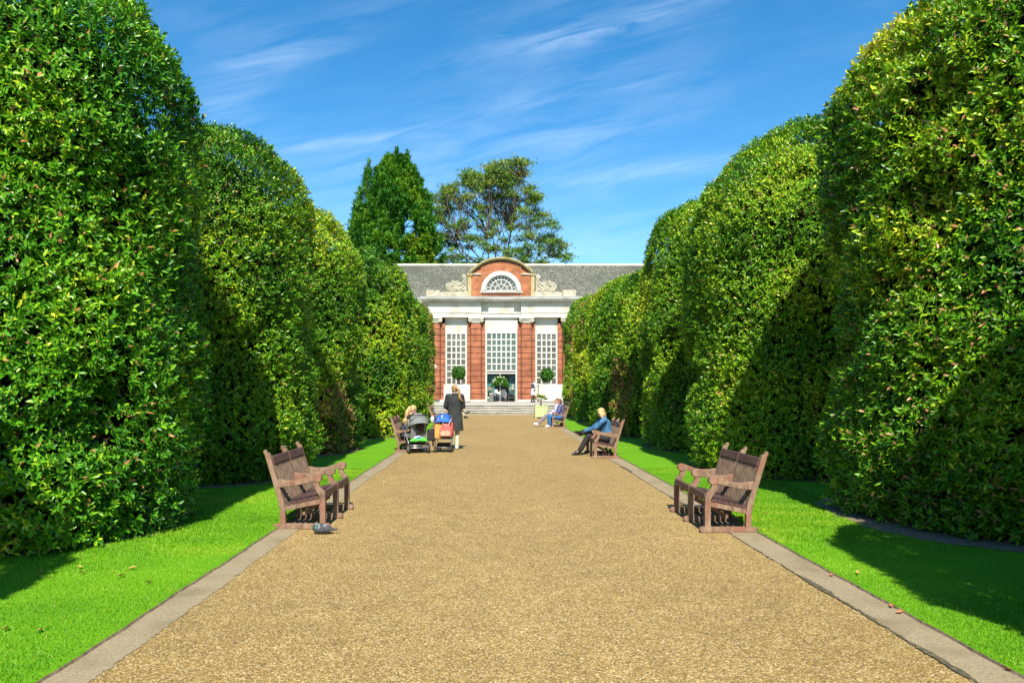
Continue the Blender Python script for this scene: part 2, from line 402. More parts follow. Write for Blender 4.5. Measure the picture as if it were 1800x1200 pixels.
# ------------------------------------------------------------------ people (built first: cheap evaluations)
V = Vector
def hand(mb, wr, d, side, curl=.5):
    d = d.normalized(); up = V((0, 0, 1))
    if abs(d.dot(up)) > .9: up = V((side, 0, 0))
    a = d.cross(up).normalized(); n = a.cross(d).normalized() * -1       # a across the palm, n palm side (downwards)
    pc = wr + d * .05
    for t in (-.026, -.009, .009, .026): mb.cone(wr + d * .012 + a * t * .7, .013, wr + d * .085 + a * t, .012, 8)
    for t, ln in ((-.03, .062), (-.01, .075), (.01, .07), (.03, .055)):
        p0 = wr + d * .088 + a * t; p1 = p0 + (d * math.cos(curl) + n * math.sin(curl)) * ln * .5
        p2 = p1 + (d * math.cos(curl * 2.2) + n * math.sin(curl * 2.2)) * ln * .5
        mb.cone(p0, .0095, p1, .0088, 8); mb.cone(p1, .0088, p2, .0075, 8)
    th = wr + d * .03 + a * .03 * -side; t1 = th + (d * .6 - a * side * .8).normalized() * .035; t2 = t1 + (d + n * .6).normalized() * .03
    mb.cone(th, .012, t1, .0105, 8); mb.cone(t1, .0105, t2, .009, 8)

def head_frame(J):
    f = V(J['face']).normalized(); u = V(J.get('hup', (0, 0, 1))); r = f.cross(u).normalized(); u = r.cross(f).normalized()
    return f, u, r, Matrix((r, f, u)).transposed()

def body_mesh(J, name='person', k=1.0):
    mb = MB(); g = {a: V(b) for a, b in J.items() if a not in ('face', 'hup')}
    f, u, r, R = head_frame(J); hd = g['hd']
    tr = (g['che'] - g['pel'])
    mb.cone(g['pel'], .135 * k, g['pel'] + tr * .5, .115 * k, 14); mb.cone(g['pel'] + tr * .5, .112 * k, g['che'], .135 * k, 14)
    mb.cone(g['che'], .13 * k, g['nk'] - (g['nk'] - g['che']) * .25, .07 * k, 12)
    for s in 'LR':
        mb.cone(g['nk'] * .6 + g['che'] * .4, .055 * k, g['sh' + s], .05 * k)
        mb.cone(g['sh' + s], .052 * k, g['el' + s], .04 * k); mb.cone(g['el' + s], .04 * k, g['wr' + s], .027 * k)
        hand(mb, g['wr' + s], g['wr' + s] - g['el' + s], 1 if s == 'R' else -1)
        mb.cone(g['pel'], .11 * k, g['hp' + s], .09 * k); mb.cone(g['hp' + s], .09 * k, g['kn' + s], .056 * k); mb.cone(g['kn' + s], .056 * k, g['kn' + s] * .6 + g['an' + s] * .4, .053 * k)
        mb.cone(g['kn' + s] * .6 + g['an' + s] * .4, .053 * k, g['an' + s], .036 * k); mb.cone(g['an' + s], .038 * k, g['to' + s], .028 * k)
    mb.cone(g['nk'], .052 * k, hd - u * .05 * k - f * .01, .048 * k)
    mb.ell(hd + u * .03 * k - f * .012 * k, (.073 * k, .094 * k, .088 * k), R); mb.ell(hd - u * .035 * k + f * .028 * k, (.056 * k, .06 * k, .075 * k), R)
    mb.cone(hd + f * .088 * k + u * .012 * k, .01 * k, hd + f * .104 * k - u * .018 * k, .014 * k, 8)
    for sgn in (-1, 1):
        mb.ell(hd + r * sgn * .074 * k - f * .005 * k - u * .005 * k, (.012 * k, .02 * k, .032 * k), R)
    o = remeshed(mb, name, [M['skin'], M['eye'], M['lip']], None, .0075, 3)
    me = o.data; eyes = [hd + f * .08 * k + r * sg * .031 * k + u * .008 * k for sg in (-1, 1)]; mo = hd + f * .088 * k - u * .058 * k
    for p in me.polygons:
        c = p.center
        if min((c - e).length for e in eyes) < .015 * k: p.material_index = 1
        else:
            q = c - mo
            if abs(q.dot(u)) < .008 * k and abs(q.dot(r)) < .024 * k and abs(q.dot(f)) < .03 * k: p.material_index = 2
    return o

def sleeves(mb, g, ex, wr=1.0, k=1.0, sides='LR'):
    for s in sides:
        mb.cone(g['nk'] * .6 + g['che'] * .4, .06 * k + ex, g['sh' + s], .054 * k + ex); mb.cone(g['sh' + s], .056 * k + ex, g['el' + s], .044 * k + ex)
        mb.cone(g['el' + s], .044 * k + ex, g['el' + s].lerp(g['wr' + s], wr), .032 * k + ex)
def torso(mb, g, ex, k=1.0, low=0.0):
    tr = g['che'] - g['pel']
    mb.cone(g['pel'] + tr * low, .14 * k + ex, g['pel'] + tr * .5, .122 * k + ex, 14); mb.cone(g['pel'] + tr * .5, .12 * k + ex, g['che'], .14 * k + ex, 14)
    mb.cone(g['che'], .135 * k + ex, g['nk'] - (g['nk'] - g['che']) * .22, .07 * k + ex, 12)
def trousers(mb, g, ex, k=1.0, end=.93, sides='LR', flare=.0):
    for s in sides:
        mb.cone(g['pel'], .118 * k + ex, g['hp' + s], .1 * k + ex); mb.cone(g['hp' + s], .098 * k + ex, g['kn' + s], .062 * k + ex)
        mb.cone(g['kn' + s], .062 * k + ex, g['kn' + s].lerp(g['an' + s], end), .046 * k + ex + flare)
def shoes(g, m, parent, ex=.012, boot=0.0, k=1.0, sides='LR', name='shoe'):
    for s in sides:
        mb = MB(); a = g['an' + s]; t = g['to' + s]; d = (t - a); dz = V((0, 0, -1))
        sh = (g['kn' + s] - a).normalized(); heel = a - sh * .04
        mb.cone(heel - d.normalized() * .02, .038 * k + ex * .4, t, .032 * k + ex * .4); mb.cone(a, .04 * k + ex, t.lerp(a, .4), .036 * k + ex)
        if boot: mb.cone(a, .044 * k + ex, a + sh * boot, .046 * k + ex)
        remeshed(mb, name, m, parent, .01, 3)
def G(J): return {a: V(b) for a, b in J.items() if a not in ('face', 'hup')}
def place(o, x, y, z=0, rz=0): o.location = (x, y, z); o.rotation_euler = (0, 0, rz); return o

# standing woman in the charcoal coat (seen from behind, head turned left and down)
J = dict(pel=(0, 0, .95), che=(0, .01, 1.27), nk=(0, .01, 1.45), hd=(-.02, .05, 1.575), face=(-.55, .8, -.25), hup=(-.1, .1, 1),
         shL=(-.18, .01, 1.40), elL=(-.25, .06, 1.13), wrL=(-.17, .26, 1.05), shR=(.18, .01, 1.40), elR=(.22, .08, 1.13), wrR=(.12, .28, 1.08),
         hpL=(-.09, 0, .90), knL=(-.095, .03, .50), anL=(-.08, .04, .085), toL=(-.10, .19, .035), hpR=(.09, 0, .90), knR=(.07, .02, .50), anR=(.06, -.03, .085), toR=(.07, .12, .035))
w = body_mesh(J); g = G(J)
mb = MB(); sleeves(mb, g, .02, .95)
mb.rings([(0, 0.0, .50, .235, .175), (0, 0.0, .56, .23, .172), (0, .0, .75, .215, .16), (0, 0, .95, .195, .150), (0, .005, 1.12, .175, .135), (0, .01, 1.27, .185, .140), (0, .01, 1.38, .165, .115), (0, .01, 1.45, .085, .08), (0, .01, 1.49, .07, .07)])
mb.ell((0, -.01, 1.45), (.085, .08, .04))
remeshed(mb, 'coat', M['coat'], w, .014, 3)
mb = MB(); trousers(mb, g, .004, .93, 1.0); remeshed(mb, 'tights', M['cream'], w, .01, 3)
shoes(g, M['shoewhite'], w)
mb = MB(); f, u, r_, R = head_frame(J); hd = g['hd']
mb.ell(hd + u * .042 - f * .028, (.084, .098, .09), R); mb.ell(hd - f * .06 - u * .01, (.07, .05, .07), R)
pb = hd - f * .12 + u * .02
mb.ell(pb, (.035, .035, .035)); q = [pb, pb + V((.07, -.03, -.05)), pb + V((.085, -.045, -.16)), pb + V((.10, -.045, -.27)), pb + V((.15, -.045, -.33)), pb + V((.19, -.04, -.335))]
for a, b, ra, rb in zip(q[:-1], q[1:], (.03, .04, .045, .035, .02), (.04, .045, .035, .02, .01)): mb.cone(a, ra, b, rb)
remeshed(mb, 'ponytail_hair', M['darkblond'], w, .01, 2)
place(w, -1.03, 18.75, 0, math.radians(-4)); tag(w, 'standing woman in long charcoal coat seen from behind with a blond ponytail', 'person')

# blond woman on the second left bench, leaning over a child (faces +x)
def seated(seat, k=1.0, lean=.05, kn=.46, feet=.5, spread=.09, dz=0):
    z = seat + .10
    return dict(pel=(0, 0, z), che=(0, lean, z + .33 * k), nk=(0, lean * 1.25, z + .50 * k), hd=(0, lean * 1.5 + .03, z + .635 * k), face=(0, 1, -.1),
                shL=(-.18 * k, lean * 1.2, z + .46 * k), elL=(-.23 * k, lean + .10, z + .20 * k), wrL=(-.13 * k, lean + .32, z + .12 * k),
                shR=(.18 * k, lean * 1.2, z + .46 * k), elR=(.23 * k, lean + .10, z + .20 * k), wrR=(.13 * k, lean + .32, z + .12 * k),
                hpL=(-.09 * k, .04, z - .02), knL=(-spread * 1.1, kn, z + .03), anL=(-spread, feet, .085), toL=(-spread * 1.1, feet + .15, .035),
                hpR=(.09 * k, .04, z - .02), knR=(spread * 1.1, kn, z + .03), anR=(spread, feet, .085), toR=(spread * 1.1, feet + .15, .035))
SEAT = .335
J = seated(SEAT, .96, .16, .42, .40); J['face'] = (.1, .8, -.55); J['hup'] = (0, .4, 1); J['wrL'] = (-.1, .40, .62); J['wrR'] = (.02, .36, .55)
w = body_mesh(J, k=.96); g = G(J)
mb = MB(); torso(mb, g, .014, .96); sleeves(mb, g, .012, .95, .96); remeshed(mb, 'jumper', M['black'], w, .013, 3)
mb = MB(); trousers(mb, g, .008, .96); remeshed(mb, 'trousers', M['navy'], w, .013, 3)
shoes(g, M['shoewhite'], w)
mb = MB(); f, u, r_, R = head_frame(J); hd = g['hd']
mb.ell(hd + u * .042 - f * .024, (.084, .096, .088), R); mb.ell(hd - f * .055 - u * .02, (.075, .055, .09), R)
pb = hd - f * .11
for a, b, ra, rb in ((pb, pb + V((.03, -.06, -.12)), .05, .06), (pb + V((.03, -.06, -.12)), pb + V((.04, -.08, -.28)), .06, .05), (pb + V((.04, -.08, -.28)), pb + V((.05, -.07, -.40)), .05, .025)): mb.cone(a, ra, b, rb)
remeshed(mb, 'long_hair', M['blond'], w, .011, 2)
place(w, -2.36, 18.42, 0, -PI / 2); tag(w, 'seated woman with long blond hair on bench bending towards the grey pushchair', 'person')
# toddler held beside her
J = dict(pel=(0, 0, .45), che=(0, .03, .60), nk=(0, .04, .68), hd=(0, .05, .765), face=(0, .9, -.2), shL=(-.085, .03, .66), elL=(-.12, .08, .55), wrL=(-.08, .17, .50), shR=(.085, .03, .66), elR=(.12, .08, .55), wrR=(.08, .17, .50),
         hpL=(-.05, .03, .44), knL=(-.06, .20, .46), anL=(-.06, .24, .28), toL=(-.06, .31, .27), hpR=(.05, .03, .44), knR=(.06, .20, .46), anR=(.06, .24, .28), toR=(.06, .31, .27))
w = body_mesh(J, k=.62); g = G(J)
mb = MB(); torso(mb, g, .012, .62); sleeves(mb, g, .01, .9, .62); remeshed(mb, 'jacket', M['navy'], w, .011, 3)
mb = MB(); trousers(mb, g, .006, .62); remeshed(mb, 'trousers', M['greyviolet'], w, .011, 3)
mb = MB(); f, u, r_, R = head_frame(J); mb.ell(g['hd'] + u * .024 - f * .02, (.06, .068, .066), R); mb.ell(g['hd'] - f * .045 - u * .01, (.05, .03, .05), R)
remeshed(mb, 'hair', M['blond'], w, .01, 2)
place(w, -2.28, 18.02, 0, -PI / 2 + .3); tag(w, 'small blond toddler on bench in front of the seated woman', 'person')

# denim woman on the second right bench: faces -x, legs crossed, head turned away
J = seated(SEAT, 1.0, .10, .44, .66); z0 = SEAT + .10
J.update(che=(0, .07, z0 + .30), nk=(0, .10, z0 + .46), hd=(.03, .15, z0 + .575), face=(.55, .75, -.35), hup=(0, .3, 1), shL=(-.18, .10, z0 + .42), elL=(-.17, .32, z0 + .24), wrL=(-.08, .56, z0 + .14),
         shR=(.18, .10, z0 + .42), elR=(.18, .32, z0 + .2), wrR=(.04, .58, z0 + .12), knL=(-.05, .46, z0 + .05), anL=(-.03, .68, .09), toL=(-.05, .83, .035),
         knR=(.04, .50, z0 + .14), anR=(-.13, .66, z0 + .10), toR=(-.20, .80, z0 + .13))
w = body_mesh(J); g = G(J)
mb = MB(); torso(mb, g, .02, 1.0, .0); sleeves(mb, g, .018, .93); mb.cone(g['nk'] - V((.03, .03, .02)), .065, g['nk'] + V((.03, -.02, .0)), .065)
remeshed(mb, 'denim_jacket', M['denim'], w, .013, 3)
mb = MB(); trousers(mb, g, .008, .98, .9, flare=.012); remeshed(mb, 'black_trousers', M['black'], w, .013, 3)
shoes(g, M['leather'], w, .01, .10, sides='L', name='ankle_boot'); shoes(g, M['leather'], w, .01, .08, sides='R', name='ankle_boot')
mb = MB(); a_, t_ = g['anR'], g['toR']; d = (t_ - a_).normalized(); mb.cone(a_ - V((0, 0, .045)), .022, t_ - V((0, 0, .04)), .028); remeshed(mb, 'boot_sole', M['tan'], w, .009, 2)
mb = MB(); mb.ell((.02, -.13, SEAT + .07), (.10, .08, .06)); remeshed(mb, 'shirt_tail', M['apron'], w, .012, 3)
mb = MB(); f, u, r_, R = head_frame(J); hd = g['hd']; mb.ell(hd + u * .045 - f * .02, (.09, .10, .088), R); mb.ell(hd - f * .05 - u * .025, (.095, .06, .10), R)
for sg in (-1, 1): mb.cone(hd + r_ * sg * .075 - f * .02 + u * .02, .045, hd + r_ * sg * .095 - f * .03 - u * .10, .03)
remeshed(mb, 'bob_hair', M['blond'], w, .011, 2)
place(w, 2.74, 17.15, 0, PI / 2); tag(w, 'woman in blue denim jacket with blond bob sitting crosslegged on bench', 'person')

# couple on the third right bench
J = seated(SEAT, 1.0, -.02, .44, .42); z0 = SEAT + .1; J['face'] = (.1, 1, -.05); J['nk'] = (0, .0, z0 + .5); J['hd'] = (0, .03, z0 + .63)
w = body_mesh(J); g = G(J)
mb = MB(); torso(mb, g, .02); sleeves(mb, g, .018, .92); remeshed(mb, 'purple_jacket', M['purple'], w, .014, 3)
mb = MB(); trousers(mb, g, .012, 1, .95, flare=.01); remeshed(mb, 'blue_jeans', M['jeans'], w, .014, 3)
shoes(g, M['shoewhite'], w)
mb = MB(); f, u, r_, R = head_frame(J); hd = g['hd']; mb.ell(hd + u * .042 - f * .026, (.084, .096, .088), R); mb.ell(hd - f * .05 - u * .02, (.08, .055, .10), R); mb.cone(hd - f * .06 - u * .04, .06, hd - f * .07 - u * .17, .045)
remeshed(mb, 'brown_hair', M['redbrown'], w, .012, 2)
mb = MB(); mb.cone(g['che'] + V((.1, .14, -.12)), .035, g['che'] + V((-.06, .17, -.16)), .04); remeshed(mb, 'red_pouch', M['red'], w, .012, 2)
place(w, 2.73, 29.45, 0, PI / 2); tag(w, 'brown-haired person in purple jacket and blue jeans on the far bench', 'person')
J = seated(SEAT, 1.0, .02, .50, .80); J['face'] = (.1, 1, -.0)
for s in 'LR': J['an' + s] = (J['an' + s][0], .86, .10); J['to' + s] = (J['to' + s][0], 1.0, .12)
w = body_mesh(J); g = G(J)
mb = MB(); torso(mb, g, .018); sleeves(mb, g, .016, .92); remeshed(mb, 'pale_shirt', M['lightblue'], w, .014, 3)
mb = MB(); trousers(mb, g, .012); remeshed(mb, 'grey_trousers', M['greyviolet'], w, .014, 3)
shoes(g, M['shoewhite'], w)
mb = MB(); f, u, r_, R = head_frame(J); hd = g['hd']; mb.ell(hd + u * .045 - f * .03, (.082, .094, .084), R); mb.ell(hd - f * .055, (.074, .045, .07), R)
remeshed(mb, 'short_hair', M['brown'], w, .012, 2)
mb = MB(); 
for sg in (-1, 1): mb.ell(hd + f * .092 + r_ * sg * .03 + u * .008, (.026, .008, .018), R)
mb.beam(hd + f * .094 - r_ * .03 + u * .01, hd + f * .094 + r_ * .03 + u * .01, .006, .006); mb.build('sunglasses', M['plasticblk'], w, True)
place(w, 2.72, 30.1, 0, PI / 2); tag(w, 'person in pale shirt and dark sunglasses stretching legs out from the far bench', 'person')

# person on the fourth left bench, mostly hidden by the standing woman
J = seated(SEAT, 1.0, .0, .46, .62)
J.update(knR=(.05, .50, SEAT + .26), anR=(-.02, .80, .30), toR=(-.04, .96, .34), anL=(-.06, .70, .085), toL=(-.07, .86, .035))
w = body_mesh(J); g = G(J)
mb = MB(); torso(mb, g, .02); sleeves(mb, g, .018, .92); remeshed(mb, 'beige_jacket', M['beige'], w, .014, 3)
mb = MB(); trousers(mb, g, .016, 1, .88); remeshed(mb, 'beige_trousers', M['beige'], w, .014, 3)
shoes(g, M['leather'], w, .012, .05)
mb = MB(); f, u, r_, R = head_frame(J); hd = g['hd']; mb.ell(hd + u * .045 - f * .03, (.082, .094, .084), R); remeshed(mb, 'short_hair', M['brown'], w, .012, 2)
place(w, -2.28, 38.6, 0, -PI / 2); tag(w, 'person in beige trousers and black shoes sitting beyond the standing woman', 'person')

# waiter on the terrace, walking right with a tray
J = dict(pel=(0, 0, .98), che=(0, .02, 1.30), nk=(0, .03, 1.48), hd=(0, .07, 1.61), face=(.1, 1, -.2), shL=(-.18, .02, 1.42), elL=(-.22, .08, 1.16), wrL=(-.10, .32, 1.16), shR=(.18, .02, 1.42), elR=(.22, .08, 1.16), wrR=(.12, .32, 1.16),
         hpL=(-.09, 0, .92), knL=(-.09, .12, .52), anL=(-.08, .10, .09), toL=(-.09, .25, .035), hpR=(.09, 0, .92), knR=(.09, .0, .5), anR=(.09, -.22, .11), toR=(.09, -.08, .04))
w = body_mesh(J); g = G(J)
mb = MB(); sleeves(mb, g, .018, .92); torso(mb, g, .006, 1, .3); remeshed(mb, 'white_shirt', M['apron'], w, .014, 3)
mb = MB(); torso(mb, g, .022, 1, .3); remeshed(mb, 'dark_waistcoat', M['navy'], w, .014, 3)
mb = MB(); mb.rings([(0, .0, .56, .20, .20), (0, 0, .75, .19, .18), (0, 0, .98, .168, .155), (0, 0, 1.06, .155, .14)]); remeshed(mb, 'white_apron', M['apron'], w, .014, 3)
mb = MB(); trousers(mb, g, .008); remeshed(mb, 'black_trousers', M['black'], w, .014, 3)
shoes(g, M['leather'], w)
mb = MB(); f, u, r_, R = head_frame(J); hd = g['hd']; mb.ell(hd + u * .045 - f * .03, (.082, .094, .084), R); remeshed(mb, 'dark_hair', M['redbrown'], w, .012, 2)
TERR = .57
place(w, 2.98, 53.8, TERR, -PI / 2 + .5); tag(w, 'waiter in dark waistcoat and white apron walking on the terrace', 'person')
tr = empty('serving_tray', (2.98, 53.8, TERR), -PI / 2 + .5); tag(tr, 'dark tray with glasses carried by the waiter', 'tray')
MB().rings([(0, .40, 1.17, .16, .16), (0, .40, 1.185, .17, .17)]).build('tray_plate', M['binmetal'], tr)
for dx in (-.06, .06): MB().rings([(dx, .40, 1.19, .025, .025), (dx, .40, 1.3, .03, .03)], 10).build('drinking_glass', M['binmetal'], tr)

# pigeon beside the left bench, resting with the head tucked
mb = MB()
mb.ell((-.01, 0, .072), (.115, .070, .066)); mb.ell((-.075, 0, .082), (.060, .058, .062)); mb.ell((-.070, -.018, .128), (.034, .030, .028)); mb.cone((-.05, 0, .085), .055, (-.07, -.01, .12), .03)
mb.cone((.05, 0, .072), .052, (.12, .0, .060), .022); mb.cone((.11, .008, .060), .018, (.195, .018, .062), .009); mb.cone((.11, -.008, .056), .018, (.190, -.010, .055), .009); mb.cone((-.062, -.045, .125), .009, (-.048, -.062, .112), .005)
mb.ell((.035, -.052, .078), (.095, .018, .044), Matrix.Rotation(.12, 3, 'Y')); mb.ell((.035, .052, .078), (.095, .018, .044), Matrix.Rotation(.12, 3, 'Y'))
for dy in (-.025, .025): mb.cone((-.01, dy, .03), .008, (-.02, dy, .004), .006)
pg = remeshed(mb, 'pigeon', [M['pg'], M['pd'], M['pl'], M['pgr']], None, .005, 1)
for p in pg.data.polygons:
    c = p.center
    if c.x < -.045 and c.z > .07: p.material_index = 3
    if c.x < -.06 and c.z > .140: p.material_index = 2
    if -.05 < c.x < -.03 and c.z > .09: p.material_index = 2
    if abs(c.y) > .05 and (.015 < c.x < .035 or .065 < c.x < .09) or c.x > .11: p.material_index = 1
    if -.012 < c.x < .115 and c.z > .118: p.material_index = 2 if c.x > .02 else 0
pg.scale = (.82, .82, .78); place(pg, -1.89, 7.84, .004, .08); tag(pg, 'grey pigeon resting on the gravel beside the bench foot', 'pigeon')

# ------------------------------------------------------------------ benches
BL = 1.38
def make_bench():
    root = empty('park_bench')
    frames = [0.0, BL / 2 - .0275, BL - .055]; T = .055
    fn = lambda a, b, t: (a, t, b)
    def arc(cx, cz, r, a0, a1, n=8): return [(cx + r * math.cos(math.radians(a0 + (a1 - a0) * i / n)), cz + r * math.sin(math.radians(a0 + (a1 - a0) * i / n))) for i in range(n + 1)]
    for v in frames:
        pl = [(.02, 0), (.655, 0)] + [(.675, .02), (.672, .038), (.65, .05)] + [(.60, .058), (.10, .058)] + [(.06, .062), (.025, .058), (.004, .04), (.002, .02)]
        MB().prism(pl, fn, v - .004, v + T + .004).build('foot_runner', M['wood'], root, bevel=.006)
        pl = [(.058, .059), (.122, .059), (.125, .36), (.142, .40), (.178, .45), (.197, .50), (.2, .545), (.138, .548), (.135, .51), (.118, .47), (.082, .435), (.064, .40), (.06, .35)]
        MB().prism(pl, fn, v, v + T).build('front_leg', M['wood'], root, bevel=.005)
        pl = [(.512, .059), (.575, .059), (.578, .20), (.60, .33), (.752, .845), (.766, .872), (.762, .896), (.742, .898), (.730, .880), (.722, .862), (.704, .862), (.690, .842), (.535, .32), (.516, .22)]
        MB().prism(pl, fn, v, v + T).build('back_post', M['wood'], root, bevel=.005)
        top = [(.60, .565), (.52, .552), (.42, .549), (.33, .565), (.24, .598), (.18, .622)] + arc(.148, .578, .048, 78, 268, 9)
        bot = [(.20, .540), (.26, .527), (.34, .506), (.44, .487), (.52, .477), (.585, .470)]
        MB().prism([(a, b) for a, b in top + bot][::-1], fn, v - .008, v + T + .008).build('armrest', M['wood'], root, bevel=.007)
        MB().prism([(.121, .345), (.515, .268), (.517, .205), (.121, .285)][::-1], fn, v + .005, v + T - .005).build('seat_rail', M['wood'], root, bevel=.004)
    for v0, v1 in ((frames[0] + T + .001, frames[1] - .001), (frames[1] + T + .001, frames[2] - .001)):
        mb = MB(); mb.prism([(.062, .352), (.112, .345), (.118, .40), (.11, .425), (.09, .435), (.068, .425)][::-1], fn, v0, v1); mb.build('front_apron', M['stain'], root, bevel=.006)
        MB().prism([(.648, .735), (.675, .728), (.705, .812), (.700, .825), (.682, .828), (.674, .82)][::-1], fn, v0, v1).build('top_rail', M['stain'], root, bevel=.005)
        mb = MB(); n = 13
        for i in range(n):
            c = v0 + (v1 - v0) * (i + .5) / n; w = (v1 - v0) / n * .19
            mb.prism([(.518, .256), (.540, .251), (.680, .738), (.658, .746)][::-1], fn, c - w, c + w)
        mb.prism([(.515, .255), (.545, .249), (.559, .295), (.53, .302)][::-1], fn, v0, v1)
        mb.build('backrest', M['woodslat'], root)
    mb = MB()
    for i in range(6):
        a = .135 + i * .0635; za = .369 - (a - .135) * .21; zb = za - .05 * .21
        mb.prism([(a, za - .022), (a + .05, zb - .022), (a + .052, zb - .006), (a + .046, zb + .002), (a + .004, za + .004), (a - .002, za - .006)][::-1], fn, .001 - .004, BL + .004 - .001)
    mb.build('seat', M['stain'], root)
    MB().beam((.32, .06, .175), (.32, BL - .06, .175), .03, .05).build('stretcher', M['wood'], root)
    return root
XR, XL = 2.289, -1.861
spots = [(XR, 7.9, 0, 'empty weathered wooden bench on the right side of the gravel path'),
         (XR - .05, 16.3, 0, 'wooden bench occupied by the woman in the denim jacket'),
         (XR + .03, 29.0, 0, 'far wooden bench occupied by the couple near the green planter'),
         (XL, 8.1 + BL, PI, 'empty weathered wooden bench on the left with the pigeon at its foot'),
         (XL, 17.9 + BL, PI, 'wooden bench occupied by the blond woman behind the grey pushchair'),
         (XL, 28.5 + BL, PI, 'wooden bench seen between the blue pushchair and the hedge'),
         (XL, 37.9 + BL, PI, 'farthest left wooden bench, holding the person in beige trousers')]
bench0 = make_bench()
for i, (x, y, rz, lab) in enumerate(spots):
    b = bench0 if i == 0 else copy_tree(bench0)
    b.location = (x, y, .004); b.rotation_euler = (0, 0, rz); tag(b, lab, 'bench', 'wooden benches lining the path')

# ------------------------------------------------------------------ pushchairs
def wheel(parent, c, R, w, axis):
    t = MB().torus(c, R - w * .5, w * .5, axis).build('wheel', M['rubber'], parent, True)
    mb = MB(); c = V(c); ax = V(axis).normalized(); a, b = mb.frame(ax)
    mb.torus(c, R - w * 1.15, w * .22, axis, 20, 6); mb.tube([c - ax * w * .5, c + ax * w * .5], R * .18, 10)
    for k in range(5):
        d = a * math.cos(k * 1.2566) + b * math.sin(k * 1.2566); mb.beam(c + d * R * .12, c + d * (R - w * 1.1), w * .28, w * .4)
    mb.build('rim', M['alu'], t)
def canopy(parent, name, m, mtx, rx, ry, a0, a1, n=9, thick=.012):
    """hood: strips of half-hoops swept about the x axis, a real shell"""
    k = 12; outer = []; inner = []
    for i in range(n + 1):
        a = math.radians(a0 + (a1 - a0) * i / n)
        rr = 1 + .05 * math.cos(i * PI)
        for j in range(k + 1):
            t = PI * j / k; x = rx * math.cos(t); h = ry * math.sin(t) ** .7 * rr
            outer.append(mtx @ V((x * 1.0, -h * math.cos(a), h * math.sin(a)))); 
            s = 1 - thick / ry; inner.append(mtx @ V((x * (1 - thick / rx), -h * s * math.cos(a), h * s * math.sin(a))))
    N_ = len(outer); vs = outer + inner; fs = []
    for i in range(n):
        for j in range(k):
            q = (i * (k + 1) + j, i * (k + 1) + j + 1, (i + 1) * (k + 1) + j + 1, (i + 1) * (k + 1) + j)
            fs.append(q); fs.append(tuple(N_ + z for z in reversed(q)))
    for i in (0, n):
        for j in range(k): a = i * (k + 1) + j; fs.append((a, a + 1, N_ + a + 1, N_ + a))
    mb = MB(); mb.add(vs, fs); return mb.build(name, m, parent, True)

# grey pushchair: local +y is the way it faces, origin on the ground
st = empty('pushchair', (-1.87, 17.62, .004), math.radians(24)); tag(st, 'grey hooded pushchair with chunky black wheels and green bag in basket', 'pushchair')
for sx in (-1, 1):
    wheel(st, (sx * .25, 0, .135), .135, .05, (1, 0, 0)); wheel(st, (sx * .22, .58, .10), .10, .04, (1, 0, 0))
mb = MB()
for sx in (-1, 1):
    mb.tube([(sx * .22, 0, .14), (sx * .23, .12, .30), (sx * .24, .30, .46), (sx * .24, .40, .56)], .014); mb.tube([(sx * .21, .58, .12), (sx * .23, .42, .34), (sx * .24, .16, .62), (sx * .24, -.06, .86)], .015)
mb.tube([(-.25, 0, .135), (.25, 0, .135)], .014); mb.tube([(-.22, .02, .19), (.22, .02, .19)], .012); mb.tube([(-.21, .58, .16), (.21, .58, .16)], .012)
mb.build('frame', M['alu'], st, True)
mb = MB(); mb.tube([(-.24, -.06, .86), (-.245, -.16, .93), (-.20, -.21, .95), (.20, -.21, .95), (.245, -.16, .93), (.24, -.06, .86)], .017); mb.build('handlebar', M['plasticblk'], st, True)
mb = MB(); mb.prism([(-.02, .36), (.42, .36), (.46, .40), (.20, .44), (.06, .50), (-.10, .84), (-.13, .82), (-.06, .55)], lambda a, b, t: (t, a, b), -.20, .20); remeshed(mb, 'seat', M['pramgrey'], st, .016, 4)
MB().prism([(-.105, .52), (-.085, .50), (-.135, .72), (-.155, .70)], lambda a, b, t: (t, a, b), -.10, .10).build('back_panel', M['black'], st)
canopy(st, 'hood', M['pramgrey'], Matrix.Translation((0, .02, .66)) @ Matrix.Rotation(math.radians(0), 4, 'X'), .235, .315, 18, 128, 8)
mb = MB()
for a in (40, 84, 126):
    ca = math.radians(a); mb.tube([(.238 * math.cos(t * PI / 12), .02 - .322 * math.sin(t * PI / 12) ** .7 * math.cos(ca), .66 + .322 * math.sin(t * PI / 12) ** .7 * math.sin(ca)) for t in range(13)], .009, 6)
mb.build('hood_trim', M['pramlight'], st, True)
mb = MB(); mb.box(-.20, .20, .03, .46, .18, .30); mb.build('basket', M['black'], st, bevel=.02)
mb = MB(); mb.prism([(.40, .40), (.62, .33), (.64, .36), (.42, .45)], lambda a, b, t: (t, a, b), -.16, .16); mb.build('footrest', M['black'], st, bevel=.01)
mb = MB(); mb.ell((.13, .02, .285), (.10, .09, .055)); mb.ell((.02, .0, .275), (.11, .085, .04)); mb.ell((-.12, .01, .27), (.085, .07, .05)); mb.cone((-.2, -.02, .26), .03, (.2, -.04, .25), .025); bg = remeshed(mb, 'shopping_bag', M['limegreen'], None, .014, 3); place(bg, -1.87, 17.62, .06, math.radians(24)); tag(bg, 'lime green bag stuffed in the grey pushchair basket', 'bag')
mb = MB(); mb.ell((-.02, .02, .33), (.13, .09, .06)); mb.ell((.15, .06, .31), (.06, .06, .05)); bg = remeshed(mb, 'shopping_bag', M['bluewhite'], None, .014, 3); place(bg, -1.87, 17.62, .06, math.radians(24)); tag(bg, 'blue and white bag on top of the green bag', 'bag')
